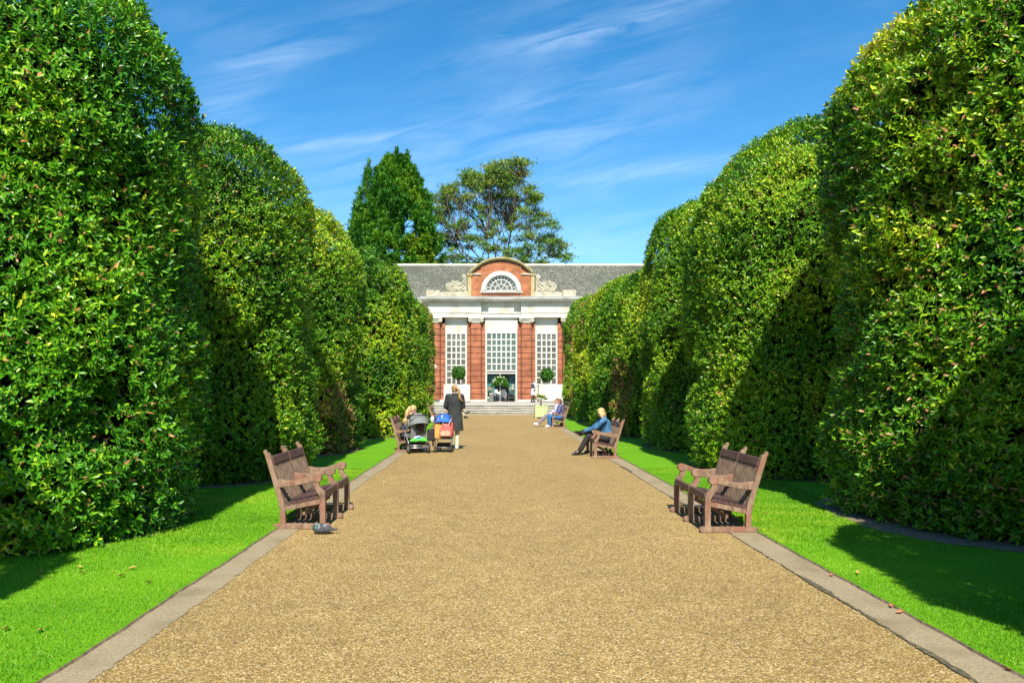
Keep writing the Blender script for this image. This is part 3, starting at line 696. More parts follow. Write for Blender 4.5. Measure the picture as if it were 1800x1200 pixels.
mb = MB(); mb.rings([(.33, -.02, .30, .10, .06), (.34, -.02, .34, .12, .07), (.34, -.02, .56, .115, .065), (.33, -.02, .60, .09, .05)]); bg = remeshed(mb, 'changing_bag', M['black'], None, .014, 3); place(bg, -1.87, 17.62, .0, math.radians(24)); tag(bg, 'black shoulder bag hanging at the side of the grey pushchair', 'bag')
mb = MB(); mb.cone((.29, -.2, .80), .022, (.30, -.2, .90), .026); mb.rings([(.295, -.2, .76, .036, .036), (.295, -.2, .90, .045, .045)], 12); cu = mb.build('coffee_cup', M['shoewhite'], None, True); place(cu, -1.87, 17.62, .0, math.radians(24)); tag(cu, 'pale cup in a holder on the grey pushchair handlebar', 'cup')

# blue pushchair seen from behind
st = empty('pushchair', (-1.27, 17.86, .004), math.radians(-3)); tag(st, 'blue hooded buggy hung with orange and pink bags', 'pushchair')
for sx in (-1, 1):
    for d in (-.028, .028): wheel(st, (sx * .19 + d, 0, .075), .075, .026, (1, 0, 0)); wheel(st, (sx * .17 + d, .52, .075), .075, .026, (1, 0, 0))
mb = MB()
for sx in (-1, 1):
    mb.tube([(sx * .19, 0, .08), (sx * .20, .02, .30), (sx * .20, .04, .60), (sx * .205, -.04, .92), (sx * .20, -.10, .99), (sx * .20, -.16, .985)], .012); mb.tube([(sx * .17, .52, .08), (sx * .19, .36, .30), (sx * .20, .05, .62)], .011)
mb.beam((-.19, .03, .22), (.19, .5, .12), .02, .012); mb.beam((.19, .03, .22), (-.19, .5, .12), .02, .012); mb.tube([(-.19, 0, .13), (.19, 0, .13)], .01)
mb.build('frame', M['alu'], st, True)
mb = MB()
for sx in (-1, 1): mb.tube([(sx * .20, -.12, .99), (sx * .20, -.19, .98)], .02)
mb.build('handle_grip', M['plasticblk'], st, True)
mb = MB(); mb.prism([(.0, .34), (.40, .30), (.41, .34), (.10, .40), (.0, .86), (-.03, .86)], lambda a, b, t: (t, a, b), -.185, .185); remeshed(mb, 'seat', M['navy'], st, .015, 4)
canopy(st, 'hood', M['blue'], Matrix.Translation((0, .06, .72)), .225, .245, 12, 120, 8)
MB().box(-.17, .17, .04, .40, .10, .22).build('basket', M['black'], st, bevel=.02)
mb = MB(); mb.torus((-.27, .10, .27), .125, .012, (1, .3, 0)); mb.beam((-.27, .0, .27), (-.27, .2, .27), .012, .012); mb.build('side_hoop', M['plasticblk'], st, True)
def hang(mb, name, m, lab, cat, vox=.012):
    o = remeshed(mb, name, m, None, vox, 3) if vox else mb
    place(o, -1.27, 17.86, .0, math.radians(-3)); tag(o, lab, cat); return o
mb = MB(); mb.prism([(-.20, .37), (-.02, .35), (.0, .70), (-.19, .72)], lambda a, b, t: (a, t, b), -.16, -.06); ob = hang(mb, 'tote_bag', M['orange'], 'orange canvas tote bag hanging behind the blue buggy', 'bag')
mb = MB(); mb.tube([(-.15, -.11, .70), (-.12, -.13, .86), (-.06, -.11, .70)], .012, 6); mb.build('bag_handle', M['orange'], ob, True)
mb = MB(); mb.prism([(-.05, .40), (.21, .40), (.235, .46), (.225, .62), (.18, .70), (.12, .73), (.04, .73), (-.03, .69), (-.065, .60), (-.075, .46)], lambda a, b, t: (a, t, b), -.235, -.09); ob = hang(mb, 'backpack', M['pink'], 'pink backpack with a peach pocket hanging behind the blue buggy', 'backpack')
mb = MB(); mb.prism([(-.03, .43), (.19, .43), (.20, .50), (.17, .56), (-.01, .56), (-.04, .50)], lambda a, b, t: (a, t, b), -.275, -.20); remeshed(mb, 'front_pocket', M['peach'], ob, .012, 3)
mb = MB(); mb.beam((.03, -.16, .70), (-.03, -.13, .84), .03, .012); mb.beam((-.03, -.13, .84), (.0, -.14, .95), .03, .012); mb.beam((.15, -.16, .70), (.22, -.13, .86), .03, .012); mb.build('shoulder_strap', M['strap'], ob)
mb = MB(); mb.cone((.22, -.10, .52), .045, (.23, -.09, .74), .03); mb.cone((.22, -.10, .52), .045, (.21, -.1, .42), .03); hang(mb, 'jacket', M['red'], 'red child jacket draped at the side of the blue buggy', 'jacket')

# ------------------------------------------------------------------ green planter with palm, on the path near the steps
pl = empty('planter_box', (2.56, 38.7, .004), .0); tag(pl, 'square pale green wooden planter box on the gravel by the steps', 'planter')
mb = MB(); S = .29
for sx in (-1, 1):
    for sy in (-1, 1):
        MB().box(sx * S - .035, sx * S + .035, sy * S - .035, sy * S + .035, 0, .74).build('post', M['sage'], pl, bevel=.006)
for a in range(4):
    mb = MB(); mt = Matrix.Rotation(a * PI / 2, 4, 'Z')
    for i in range(6): mb.box(-S + .037 + i * .0845, -S + .037 + i * .0845 + .078, -S - .012, -S + .012, .14, .62, mt)
    mb.box(-S + .036, S - .036, -S - .022, -S + .022, .08, .14, mt); mb.box(-S + .036, S - .036, -S - .022, -S + .022, .62, .69, mt)
    mb.build('side_panel', M['sage'], pl, bevel=.003)
MB().box(-S + .03, S - .03, -S + .03, S - .03, .60, .64).build('soil', M['soil'], pl)
pm = empty('palm', (2.56, 38.7, .648)); tag(pm, 'small spiky fan palm growing in the green planter', 'palm')
MB().tube([(0, 0, 0), (.005, 0, .12), (0, 0, .30)], [.06, .045, .05], 10).build('trunk', M['twig'], pm, True)
vs = []; fs = []; ti = []
for k in range(26):
    a = k * 2.4; el = math.radians(random.uniform(12, 78)); L_ = random.uniform(.40, .52); d = V((math.cos(a) * math.cos(el), math.sin(a) * math.cos(el), math.sin(el))); base = V((0, 0, .28)); tip = base + d * L_ * .55
    sd = d.cross(V((0, 0, 1))).normalized(); up = sd.cross(d).normalized(); tn = random.random()
    for q in range(9):
        t = math.radians(-70 + q * 17.5); e = (d * math.cos(t) + sd * math.sin(t)).normalized(); p1 = tip + e * L_ * .5 - V((0, 0, .04)); wd = e.cross(up).normalized() * .017; o = len(vs)
        vs += [tip - wd * .4, tip + wd * .4, tip + e * L_ * .25 + wd, p1, tip + e * L_ * .25 - wd]; fs.append((o, o + 1, o + 2, o + 3, o + 4)); ti += [tn] * 5
    o = len(vs); vs += [base - sd * .006, base + sd * .006, tip + sd * .005, tip - sd * .005]; fs.append((o, o + 1, o + 2, o + 3)); ti += [.4] * 4
me = bpy.data.meshes.new('fronds'); me.from_pydata(vs, [], fs); me.materials.append(M['palm']); at = me.attributes.new('tint', 'FLOAT', 'POINT'); at.data.foreach_set('value', ti)
fo = bpy.data.objects.new('fronds', me); COL.objects.link(fo); fo.parent = pm

# ------------------------------------------------------------------ orangery
SC = 22.3; YF = 1250 / SC
def X(px): return (px - 868) / SC
def H(py): return 1.6 + (683 - py) / SC
ob = empty('orangery', (X(881), YF, 0)); tag(ob, 'red brick orangery with white entablature, tall sash windows and arched attic', 'building')
OX = X(881); OY = YF
def bx(mb, x0, x1, y0, y1, z0, z1): return mb.box(x0 - OX, x1 - OX, y0 - OY, y1 - OY, z0, z1)
def part(mb, name, m, parent=ob, bevel=0, smooth=False): return mb.build(name, m, parent, smooth, bevel)
Z0 = H(702); ZB = H(568); ZC = H(558); ZA = H(548); ZF = H(534.5); ZD = H(530.5); ZK = H(524); ZL = H(519.8)
NB = 13; BH = (ZB - Z0) / NB
# --- brick piers with rusticated bands (flat part) and half-round shafts
def pier(mb, x0, x1, y0, y1):
    for i in range(NB):
        bx(mb, x0, x1, y0, y1, Z0 + i * BH, Z0 + (i + 1) * BH - .045)
def groove(mb, x0, x1, y0, y1): bx(mb, x0 + .02, x1 - .02, y0 + .035, y1 - .002, Z0 + .01, ZB - .002)
piers = [(X(755), X(782), 0), (X(821), X(852.5), 1), (X(910), X(941), 1), (X(981), X(1008), 0)]
for x0, x1, shaft in piers:
    mb = MB(); pier(mb, x0, x1, YF, YF + .9); mb.mi = 1; groove(mb, x0, x1, YF, YF + .9); part(mb, 'pier', [M['brick'], M['brickgroove_shade']])
    a, b = (x0 + .27, x1 - .27) if shaft else ((x0 + .25, x1 - .36) if x1 < OX else (x0 + .36, x1 - .25))
    mb = MB(); n = 10; c = (a + b) / 2; w = (b - a) / 2
    for i in range(NB):
        for zz0, zz1, dd in ((Z0 + i * BH, Z0 + (i + 1) * BH - .045, .26), (Z0 + (i + 1) * BH - .046, Z0 + (i + 1) * BH + .001, .21)):
            if zz1 > ZB: zz1 = ZB
            mb.mi = 1 if dd < .25 else 0
            pts = [(c + w * math.cos(PI + PI * k / n), YF - dd * math.sin(PI * k / n) ** .6 + .001) for k in range(n + 1)]
            mb.prism([(p - OX, q - OY) for p, q in pts], lambda p, q, t: (p, q, t), zz0, zz1)
    mb.mi = 1
    for e in (a, b): bx(mb, e - .035, e + .035, YF - .05, YF - .002, Z0 + .01, ZB - .01)  # dark joint strips, shading between shaft and pier put into the colour
    part(mb, 'half_column', [M['brick'], M['brickgroove_shade']])
    cp = MB(); bx(cp, a - .16, b + .16, YF - .40, YF + .2, ZC - .11, ZC - .003); bx(cp, a - .06, b + .06, YF - .30, YF + .1, ZB + .02, ZC - .11)
    cap = part(cp, 'capital', M['white'], bevel=.015)
    vo = MB()
    for xx in (a - .02, b + .02):
        vo.torus((xx - OX, -.33, ZB + .20), .12, .055, (0, 1, 0), 16, 8); vo.tube([(xx - OX, -.36, ZB + .20), (xx - OX, .1, ZB + .20)], .085, 12)
    bx(vo, a + .06, b - .06, YF - .335, YF - .298, ZB + .16, ZB + .26)
    part(vo, 'volute', M['scrollstone'], cap, smooth=True)
mb = MB()
bx(mb, X(754) , X(822) - .0, YF - .06, YF + .9, TERR, Z0); part(mb, 'plinth', M['white'])
mb = MB(); bx(mb, X(820), X(853), YF - .32, YF + .9, TERR + .002, Z0 - .003); bx(mb, X(909.8), X(942), YF - .32, YF + .9, TERR + .002, Z0 - .003); part(mb, 'plinth', M['white'], bevel=.02)
mb = MB(); bx(mb, X(942) + .003, X(1010), YF - .06, YF + .9, TERR, Z0); part(mb, 'plinth', M['white'])
# --- windows
def window(x0, x1, z0, z1, cols, rows, y, gm):
    fr = MB(); f = .13; bx(fr, x0, x0 + f, y, y + .16, z0, z1); bx(fr, x1 - f, x1, y, y + .16, z0, z1); bx(fr, x0 + f, x1 - f, y, y + .16, z0, z0 + .07); bx(fr, x0 + f, x1 - f, y, y + .16, z1 - .06, z1)
    w = part(fr, 'window', M['whitejoin'])
    mu = MB(); ax0, ax1, az0, az1 = x0 + f, x1 - f, z0 + .07, z1 - .06
    for i in range(1, cols): c = ax0 + (ax1 - ax0) * i / cols; bx(mu, c - .045, c + .045, y + .03, y + .10, az0, az1)
    for j in range(1, rows): c = az0 + (az1 - az0) * j / rows; bx(mu, ax0, ax1, y + .033, y + .097, c - .045, c + .045)
    part(mu, 'glazing_bars', M['whitejoin'], w)
    pn = MB(); bx(pn, ax0, ax1, y + .07, y + .08, az0, az1); part(pn, 'pane', gm, w)
YW = YF + .28
for xa, xb in ((X(782), X(821)), (X(941), X(981))):
    mb = MB(); bx(mb, xa + .002, xb - .002, YW + .02, YF + .9, H(585), ZC); part(mb, 'upper_panel', M['white'])
    window(xa + .02, xb - .02, H(676), H(585) - .003, 4, 8, YW, M['glass'])
    mb = MB(); bx(mb, xa + .004, xb - .004, YW - .02, YF + .9, TERR + .004, H(676) - .003); part(mb, 'apron_panel', M['white'])
# --- door bay
xa, xb = X(852.5), X(910)
mb = MB(); bx(mb, xa + .002, xb - .002, YW + .02, YF + .9, H(584), ZC); part(mb, 'upper_panel', M['white'])
window(xa + .02, xb - .02, H(651.5), H(584) - .003, 6, 6, YW, M['glassteal'])
mb = MB(); bx(mb, xa + .02, xa + .16, YW, YF + .7, TERR + .002, H(651.5) - .003); bx(mb, xb - .16, xb - .02, YW, YF + .7, TERR + .002, H(651.5) - .003)
bx(mb, xa + .161, xb - .161, YW + .02, YW + .2, H(656.5), H(654.5)); bx(mb, xa + .161, xb - .161, YW + .02, YW + .2, H(652.6), H(651.5) - .003)
dr = part(mb, 'door_frame', M['whitejoin'])
mb = MB(); bx(mb, xa + .161, xb - .161, YW + .1, YW + .14, H(654.5), H(652.6)); part(mb, 'transom_recess', M['binmetal'], dr)
for x0, x1 in ((xa + .165, xa + .75), (xb - .62, xb - .165)): mb = MB(); bx(mb, x0, x1, YF + .98, YF + 1.02, TERR + .05, H(657)); part(mb, 'inner_glass_screen', M['teal'], dr)
mb = MB(); bx(mb, xa - 2, xb + 2, YF + 3.0, YF + 3.1, TERR, H(640)); part(mb, 'inner_wall', M['grey'], dr)
mb = MB(); bx(mb, xa - 2, xb + 2, YF + .9, YF + 3.0, TERR + .004, TERR + .02); bx(mb, xa, xb, YF - .0, YF + .9, TERR + .004, TERR + .02); part(mb, 'inner_floor', M['darkfloor'], dr)
mb = MB(); bx(mb, xa - 2.1, xa - 2, YF + .9, YF + 3.0, TERR, H(640)); bx(mb, xb + 2, xb + 2.1, YF + .9, YF + 3.0, TERR, H(640)); bx(mb, xa - 2, xb + 2, YF + .9, YF + 3.0, H(640), H(639)); part(mb, 'inner_side_wall', M['grey'], dr)
# --- entablature: three parts, the middle one set back
cx0, cx1 = X(846), X(916); ex0, ex1 = X(753), X(1008)
mb = MB()
for x0, x1, y in ((ex0, cx0, YF - .22), (cx0 + .002, cx1 - .002, YF + .12), (cx1, ex1, YF - .22)):
    bx(mb, x0, x1, y, YF + .9, ZC, ZA - .12); bx(mb, x0, x1, y - .05, YF + .9, ZA - .12, ZA)
part(mb, 'architrave', M['white'], bevel=.012)
mb = MB()
for x0, x1, y in ((ex0, cx0, YF - .18), (cx0 + .002, cx1 - .002, YF + .18), (cx1, ex1, YF - .18)): bx(mb, x0, x1, y, YF + .9, ZA + .001, ZF)
part(mb, 'frieze', M['white'])
mb = MB()
for x0, x1, y in ((ex0, cx0, YF - .26), (cx0 + .002, cx1 - .002, YF + .1), (cx1, ex1, YF - .26)):
    bx(mb, x0, x1, y, YF + .9, ZF + .001, ZD)
    k = x0 + .05
    while k < x1 - .12: bx(mb, k, k + .11, y - .11, y - .001, ZF + .03, ZD - .02); k += .2
part(mb, 'dentil_course', M['white'])
mb = MB(); dx0, dx1 = X(859), X(904)
for x0, x1, y, e0, e1 in ((ex0 - .55, dx0, YF - .72, .55, .0), (dx0 + .002, dx1 - .002, YF - .38, 0, 0), (dx1, ex1 + .55, YF - .72, 0, .55)):
    mb.prism([(YF + .9 - OY, ZD), (y + .22 - OY, ZD), (y + .2 - OY, ZD + .06), (y + .06 - OY, ZD + .12), (y - OY, ZK - .08), (y - OY, ZK), (YF + .9 - OY, ZK)], lambda a, b, t: (t - OX, a, b), x0, x1)
part(mb, 'cornice', M['white'])
mb = MB()
for x0, x1, y in ((ex0 - .57, dx0 - .01, YF - .74), (dx0 - .008, dx1 + .008, YF - .40), (dx1 + .01, ex1 + .57, YF - .74)):
    mb.prism([(y - OY, ZK + .001), (y - OY, ZK + .04), (YF + .2 - OY, ZL), (YF + .9 - OY, ZL), (YF + .9 - OY, ZK + .001)], lambda a, b, t: (t - OX, a, b), x0, x1)
part(mb, 'lead_capping', M['lead'])
# --- parapet, attic, lunette, scrolls
ZP0 = ZL + .001; ZP = H(511)
for p0, p1 in ((781, 822), (940, 981)): mb = MB(); bx(mb, X(p0), X(p1), YF + .1, YF + .6, ZP0 - .2, H(512)); part(mb, 'parapet', M['scrollstone'], bevel=.01)
for p0, p1, q0, q1 in ((749, 773, 773.0, 780.8), (989, 1013, 981.2, 989.0)):
    mb = MB(); bx(mb, X(p0), X(p1), YF + .05, YF + .75, ZP0 - .2, H(509.5)); bx(mb, X(q0), X(q1), YF + .2, YF + .6, ZP0 - .2, H(512.5)); part(mb, 'parapet_block', M['scrollstone'], bevel=.02)
cx = X(881)
def arcp(r, a0, a1, n, cz, c=0): return [(c + r * math.cos(math.radians(a0 + (a1 - a0) * i / n)), cz + r * math.sin(math.radians(a0 + (a1 - a0) * i / n))) for i in range(n + 1)]
R1 = 3.35; zt = H(458); czc = zt - R1      # segmental top of the attic
fn = lambda a, b, t: (a, t, b)
def segz(x): return czc + math.sqrt(R1 * R1 - x * x)
spr = H(481); hx = 53 / SC
Rg = ((hx ** 2) + (zt - spr) ** 2) / (2 * (zt - spr)); cg = zt - Rg
top = lambda x, d=0: cg + math.sqrt((Rg + d) ** 2 - x * x)
LZ = H(511.5); Ro = 35.2 / SC; Ri = 27.5 / SC
# shoulders and body (lunette opening cut out)
sh = 35 / SC
for sgn in (-1, 1):
    mb = MB(); xs = [sgn * (sh + (hx - sh) * i / 6) for i in range(7)]
    poly = [(xs[0], ZP0 - .1), (xs[-1], ZP0 - .1)] + [(x, top(x) - .06) for x in xs[::-1]]
    mb.prism(poly if sgn > 0 else poly[::-1], fn, .28, 1.2); part(mb, 'attic_shoulder', M['brickold'])
    mb = MB(); a, b = sorted((sgn * (sh + .03), sgn * (hx + .02))); mb.box(a, b, .18, .279, H(482), H(479.3)); part(mb, 'string_course', M['stone'], bevel=.01)
    mb = MB(); a, b = sorted((sgn * hx * .99, sgn * (hx + .26))); mb.box(a, b, .15, 1.2, ZP0 - .1, H(484)); mb.box(min(a, b) - .05, max(a, b) + .06, .08, 1.25, H(484) + .001, H(480)); part(mb, 'attic_pier', M['lichen'], bevel=.015)
mb = MB(); n = 16; outer = [(sh * math.cos(PI * i / n) * 1.0, 0) for i in range(n + 1)]
ou = []; inn = []
for i in range(n + 1):
    t = PI * i / n; xi, zi = (Ro - .04) * math.cos(t), LZ + (Ro - .04) * math.sin(t)
    inn.append((xi, zi)); xo = sh * 1.03 * math.cos(t); ou.append((xo, max(top(xo) - .05, zi + .05) if 0 < i < n else LZ))
mb.strip(ou, inn, fn, .02, 1.2); mb.box(-sh * 1.03, sh * 1.03, .02, 1.2, ZP0 - .1, LZ - .01); part(mb, 'attic_body', M['brickold'])
mb = MB(); mb.box(-Ro - .1, Ro + .1, -.08, .019, LZ - .14, LZ - .012); part(mb, 'lunette_sill', M['stone'])
mb = MB(); mb.strip(arcp(Ro, 0, 180, 24, LZ), arcp(Ri + .02, 0, 180, 24, LZ), fn, -.12, .6); part(mb, 'lunette_arch', M['white'])
mb = MB(); mb.strip(arcp(Ri, 0, 180, 24, LZ + .02), arcp(Ri - .09, 0, 180, 24, LZ + .02), fn, .06, .2); mb.box(-Ri, Ri, .06, .2, LZ - .01, LZ + .08); lw = part(mb, 'lunette_window', M['whitejoin'])
mb = MB()
for rr in (.42, .72):
    mb.strip(arcp(Ri * rr, 0, 180, 20, LZ + .05), arcp(Ri * rr - .06, 0, 180, 20, LZ + .05), fn, .08, .15)
for k in range(1, 12):
    a = PI * k / 12; r0 = Ri * (.72 if k % 2 else .40); r1 = Ri - .05
    mb.beam((r0 * math.cos(a), .115, LZ + .05 + r0 * math.sin(a)), (r1 * math.cos(a), .115, LZ + .05 + r1 * math.sin(a)), .055, .06, V((0, 1, 0)))
for k in (-1, 1): mb.beam((0, .115, LZ + .06), (k * Ri * .2, .115, LZ + .05 + Ri * .36), .05, .06, V((0, 1, 0)))
part(mb, 'glazing_bars', M['whitejoin'], lw)
mb = MB(); mb.prism(arcp(Ri - .05, 0, 180, 24, LZ + .03), fn, .14, .15); part(mb, 'pane', M['glass'], lw)
mb = MB(); n = 24
for a, b, yy in ((-hx - .12, -sh - .002, .0), (-sh, sh, -.22), (sh + .002, hx + .12, .0)):
    xs = [a + (b - a) * i / n for i in range(n + 1)]
    for o0, o1, dy in ((.04, .14, .06), (.14, .24, -.04)):
        mb.strip([(x, top(x, o1) if abs(x) < Rg else 0) for x in xs], [(x, top(x, o0)) for x in xs], fn, yy + dy, 1.3)
part(mb, 'arched_pediment', M['lichen'])
mb = MB()
for i in range(26): mb.box(-1.5 + i * .117, -1.5 + i * .117 + .07, -.05, .018, ZP0 + .02, LZ - .15)
part(mb, 'dentil_brick_band', M['brickgroove_shade'])
def spiral(cx, cz, r0, turns, a0, sgn, n=40, sx=1.0):
    return [(cx + sx * r0 * (1 - .82 * i / n) * math.cos(math.radians(a0) + sgn * turns * 2 * PI * i / n), .38, cz + r0 * (1 - .82 * i / n) * math.sin(math.radians(a0) + sgn * turns * 2 * PI * i / n)) for i in range(n + 1)]
for sgn in (-1, 1):
    mb = MB(); fx = lambda p: (sgn * p[0], p[1], p[2]); zb = H(512)
    mb.tube([fx(p) for p in spiral(3.95, zb + .43, .40, 2.2, 95, 1, 44, 1.35)], .085, 8)
    mb.tube([fx(p) for p in spiral(2.95, zb + 1.18, .17, 1.6, 170, -1, 24)], .065, 8)
    mb.tube([fx(p) for p in spiral(3.42, zb + .62, .20, 1.5, 20, 1, 24)], .06, 8)
    mb.tube([fx(p) for p in [(3.95, .38, zb + .83), (3.6, .38, zb + .72), (3.25, .38, zb + .55), (3.0, .38, zb + .8), (2.85, .38, zb + 1.1), (2.78, .38, zb + 1.3)]], .075, 8)
    mb.tube([fx(p) for p in [(3.7, .38, zb + .15), (3.3, .38, zb + .25), (3.05, .38, zb + .42), (2.85, .38, zb + .75)]], .08, 8)
    for px_, pz_, rr in ((3.55, .3, .11), (3.2, .62, .1), (3.05, .18, .12), (3.5, .82, .09), (2.95, .6, .09), (3.32, .12, .1), (3.72, .78, .08)): mb.ell(fx((px_, .36, zb + pz_)), (rr, .09, rr))
    poly = [(2.75, zb), (4.3, zb), (4.25, zb + .5), (3.8, zb + .55), (3.3, zb + .5), (2.95, zb + 1.0), (2.75, zb + 1.2)]
    mb.prism([(sgn * a, b) for a, b in (poly if sgn > 0 else poly[::-1])], fn, .38, .55)
    part(mb, 'scroll_ornament', M['scrollstone'], smooth=False)
# --- wings set back, roof
for x0, x1 in ((-15, ex0), (ex1, 16)):
    mb = MB(); bx(mb, x0, x1, YF + .91, YF + 1.3, TERR, ZC); part(mb, 'wing_wall', M['brick'])
    mb = MB(); bx(mb, x0, x1, YF + .7, YF + 1.3, ZC + .001, ZF + .1); bx(mb, x0, x1, YF + .3, YF + 1.3, ZF + .101, ZK - .05); part(mb, 'wing_cornice', M['white'])
    mb = MB(); bx(mb, x0, x1, YF + .25, YF + 1.3, ZK - .049, ZL - .08); part(mb, 'wing_lead', M['lead'])
    for k in range(3):
        c = (x0 + (x1 - x0) * (k + .5) / 3); window(c - 1.0, c + 1.0, 1.9, 6.3, 4, 8, YF + .86, M['glass'])
ZR = 1.6 + (683 - 465) / (1250 / 62.0)
mb = MB(); mb.prism([(57.2 - OY, ZK), (62 - OY, ZR), (67 - OY, ZK)], lambda a, b, t: (t - OX, a, b), -16, 17); rf = part(mb, 'roof', M['slate'])
mb = MB(); mb.prism([(61.75 - OY, ZR - .14), (61.9 - OY, ZR + .06), (62.1 - OY, ZR + .06), (62.25 - OY, ZR - .14)], lambda a, b, t: (t - OX, a, b), -16.05, 17.05); part(mb, 'ridge_capping', M['stone'], rf)
mb = MB(); bx(mb, -15, 16, 66, 66.5, 0, ZK); part(mb, 'back_wall', M['brick'])
mb = MB(); mb.tube([(.95, .35, top(.95) + .2), (.95, .35, top(.95) + .75)], .025, 6); part(mb, 'attic_spike', M['lead'])
lamp = empty('wall_lamp', (X(764.5), YF - .05, H(645))); tag(lamp, 'small round white fitting on the brick pier beside the left hedges', 'lamp')
MB().ell((0, -.16, 0), (.2, .2, .2)).build('globe', M['whitejoin'], lamp, True); MB().tube([(0, 0, .1), (0, -.16, .24), (0, -.16, .18)], .02, 6).build('bracket', M['lead'], lamp)

# terrace and steps
ZE = 44.9
mb = MB(); mb.box(-16, 17, ZE + .0, 58, -.2, TERR); te = mb.build('terrace', M['stepstone'], None, False, .015); tag(te, kind='structure')
mb = MB()
for i in range(4):
    zt_ = TERR * (4 - i) / 4 - (.003 if i == 0 else 0); y1 = ZE - .002 - (.34 * (i - 1) if i else 0); y0 = ZE - .34 * i
    if i: mb.box(-15.9, 16.9, y0 + .05, y1 + (.05 if i > 1 else 0), -.2, zt_ - .05); mb.box(-15.92, 16.92, y0, y1 + (.051 if i > 1 else 0), zt_ - .049, zt_)
    else: mb.box(-15.95, 16.95, ZE - .055, ZE - .003, TERR - .05, TERR - .003)
sp = mb.build('steps', M['stepstone'], None, False, .02); tag(sp, kind='structure')

# white trough planters with lollipop trees
def trough(x0, x1, lab, ball):
    t = empty('planter_trough', ((x0 + x1) / 2, YF - 1.1, TERR)); tag(t, lab, 'planter')
    w = (x1 - x0) / 2
    mb = MB(); mb.box(-w, w, -.3, -.26, .05, 1.36); mb.box(-w, w, .26, .3, .05, 1.36); mb.box(-w, -w + .04, -.259, .259, .05, 1.36); mb.box(w - .04, w, -.259, .259, .05, 1.36); mb.build('box', M['white'], t, bevel=.008)
    MB().box(-w + .04, w - .04, -.25, .25, 1.2, 1.28).build('soil', M['soil'], t)
    mb = MB(); mb.box(-w + .08, w - .08, -.24, .24, 0, .049); mb.build('base', M['black'], t)
    b = empty('ball_tree', (X(ball), YF - 1.1, TERR + 1.28)); return b
PY = YF - 1.1
def balltree(px, py, r, lab, seed):
    b = empty('ball_tree', ((px - 868) / 1250 * PY, PY, TERR + 1.28)); tag(b, lab, 'tree')
    zc = 1.6 + (683 - py) / 1250 * PY - TERR - 1.28
    MB().tube([(0, 0, 0), (.01, 0, zc * .5), (0, .01, zc)], [.035, .03, .03], 8).build('trunk', M['bark'], b, True)
    rg = np.random.default_rng(seed); n = 520; d = unit(rg.normal(size=(n, 3))); P = d * r * (rg.uniform(.55, 1.0, (n, 1)) + .06 * sinnoise(d, 5, seed)[:, None]) + [0, 0, zc]
    vs_, F_, k, nv, si = leaves_geo(P, unit(d + [0, 0, .3] + rg.normal(0, .3, (n, 3))), 6, .13, .5, rg, detailed=False)
    np_mesh('crown', vs_, F_, [M['ballleaf']], np.repeat(np.clip(rg.normal(.45, .22, k), 0, 1), nv), parent=b)
    for o in ():
        pass
for x0, x1, lab in ((X(780.5) * PY / YF, X(826.5) * PY / YF, 'white planter trough on the terrace behind the standing woman'), (X(947) * PY / YF, X(994) * PY / YF, 'white planter trough on the terrace right of the waiter')):
    t = empty('planter_trough', ((x0 + x1) / 2, PY, TERR)); tag(t, lab, 'planter'); w_ = (x1 - x0) / 2
    mb = MB(); mb.box(-w_, w_, -.3, -.26, .05, 1.36); mb.box(-w_, w_, .26, .3, .05, 1.36); mb.box(-w_, -w_ + .04, -.259, .259, .05, 1.36); mb.box(w_ - .04, w_, -.259, .259, .05, 1.36); mb.build('box', M['white'], t, bevel=.008)
    MB().box(-w_ + .041, w_ - .041, -.258, .258, 1.2, 1.28).build('soil', M['soil'], t)
    MB().box(-w_ + .08, w_ - .08, -.24, .24, 0, .049).build('base', M['black'], t)
balltree(805.5, 656, .50, 'clipped ball tree above the standing woman, left of the doorway', 11)
balltree(961, 659, .47, 'clipped ball tree right of the doorway and the waiter', 12)

# doorway furniture
fs_ = empty('flower_stand', (X(879), YF - .35, TERR)); tag(fs_, 'tall pale stand with a dome of green foliage and white flowers in the doorway', 'flower arrangement')
mb = MB(); mb.tube([(0, 0, 0), (0, 0, 1.75)], .035, 10); mb.rings([(0, 0, 0, .22, .22), (0, 0, .03, .20, .20)]); mb.tube([(0, 0, 1.7), (0, 0, 2.3)], .02, 8); mb.build('stand', M['strap'], fs_, True)
rg = np.random.default_rng(5); n = 420; d = unit(rg.normal(size=(n, 3)) * [1, .8, .8]); d[:, 2] = np.abs(d[:, 2]) * 1.0 - .25
P = d * rg.uniform(.45, 1.0, (n, 1)) * [.62, .5, .55] + [0, 0, 1.55]; P[:, 2] -= .5 * (np.abs(P[:, 0]) / .6) ** 2 * .5
vs_, F_, k, nv, si = leaves_geo(P, unit(d + rg.normal(0, .4, d.shape)), 6, .17, .4, rg, detailed=False)
np_mesh('foliage', vs_, F_, [M['ballleaf']], np.repeat(np.clip(rg.normal(.5, .25, k), 0, 1), nv), parent=fs_)
for i in range(14):
    a = random.uniform(PI, 2 * PI); e = random.uniform(-.2, 1.1); MB().ell((.58 * math.cos(a) * math.cos(e), .48 * math.sin(a) * math.cos(e), 1.5 + .52 * math.sin(e)), (.06, .06, .055)).build('flower', M['flower'], fs_, True)
bs = empty('bar_stool', (X(860.5), YF + .55, TERR + .02)); tag(bs, 'tall stool with woven seat just inside the doorway on the left', 'stool')
MB().box(-.2, .2, -.2, .2, .95, 1.08).build('seat', M['straw'], bs, bevel=.03)
for sx in (-1, 1):
    for sy in (-1, 1): MB().beam((sx * .19, sy * .19, 0), (sx * .15, sy * .15, .95), .045, .045).build('leg', M['straw'], bs)
MB().tube([(-.17, -.17, .3), (.17, -.17, .3), (.17, .17, .3), (-.17, .17, .3), (-.17, -.17, .3)], .015, 6).build('footrest', M['alu'], bs)
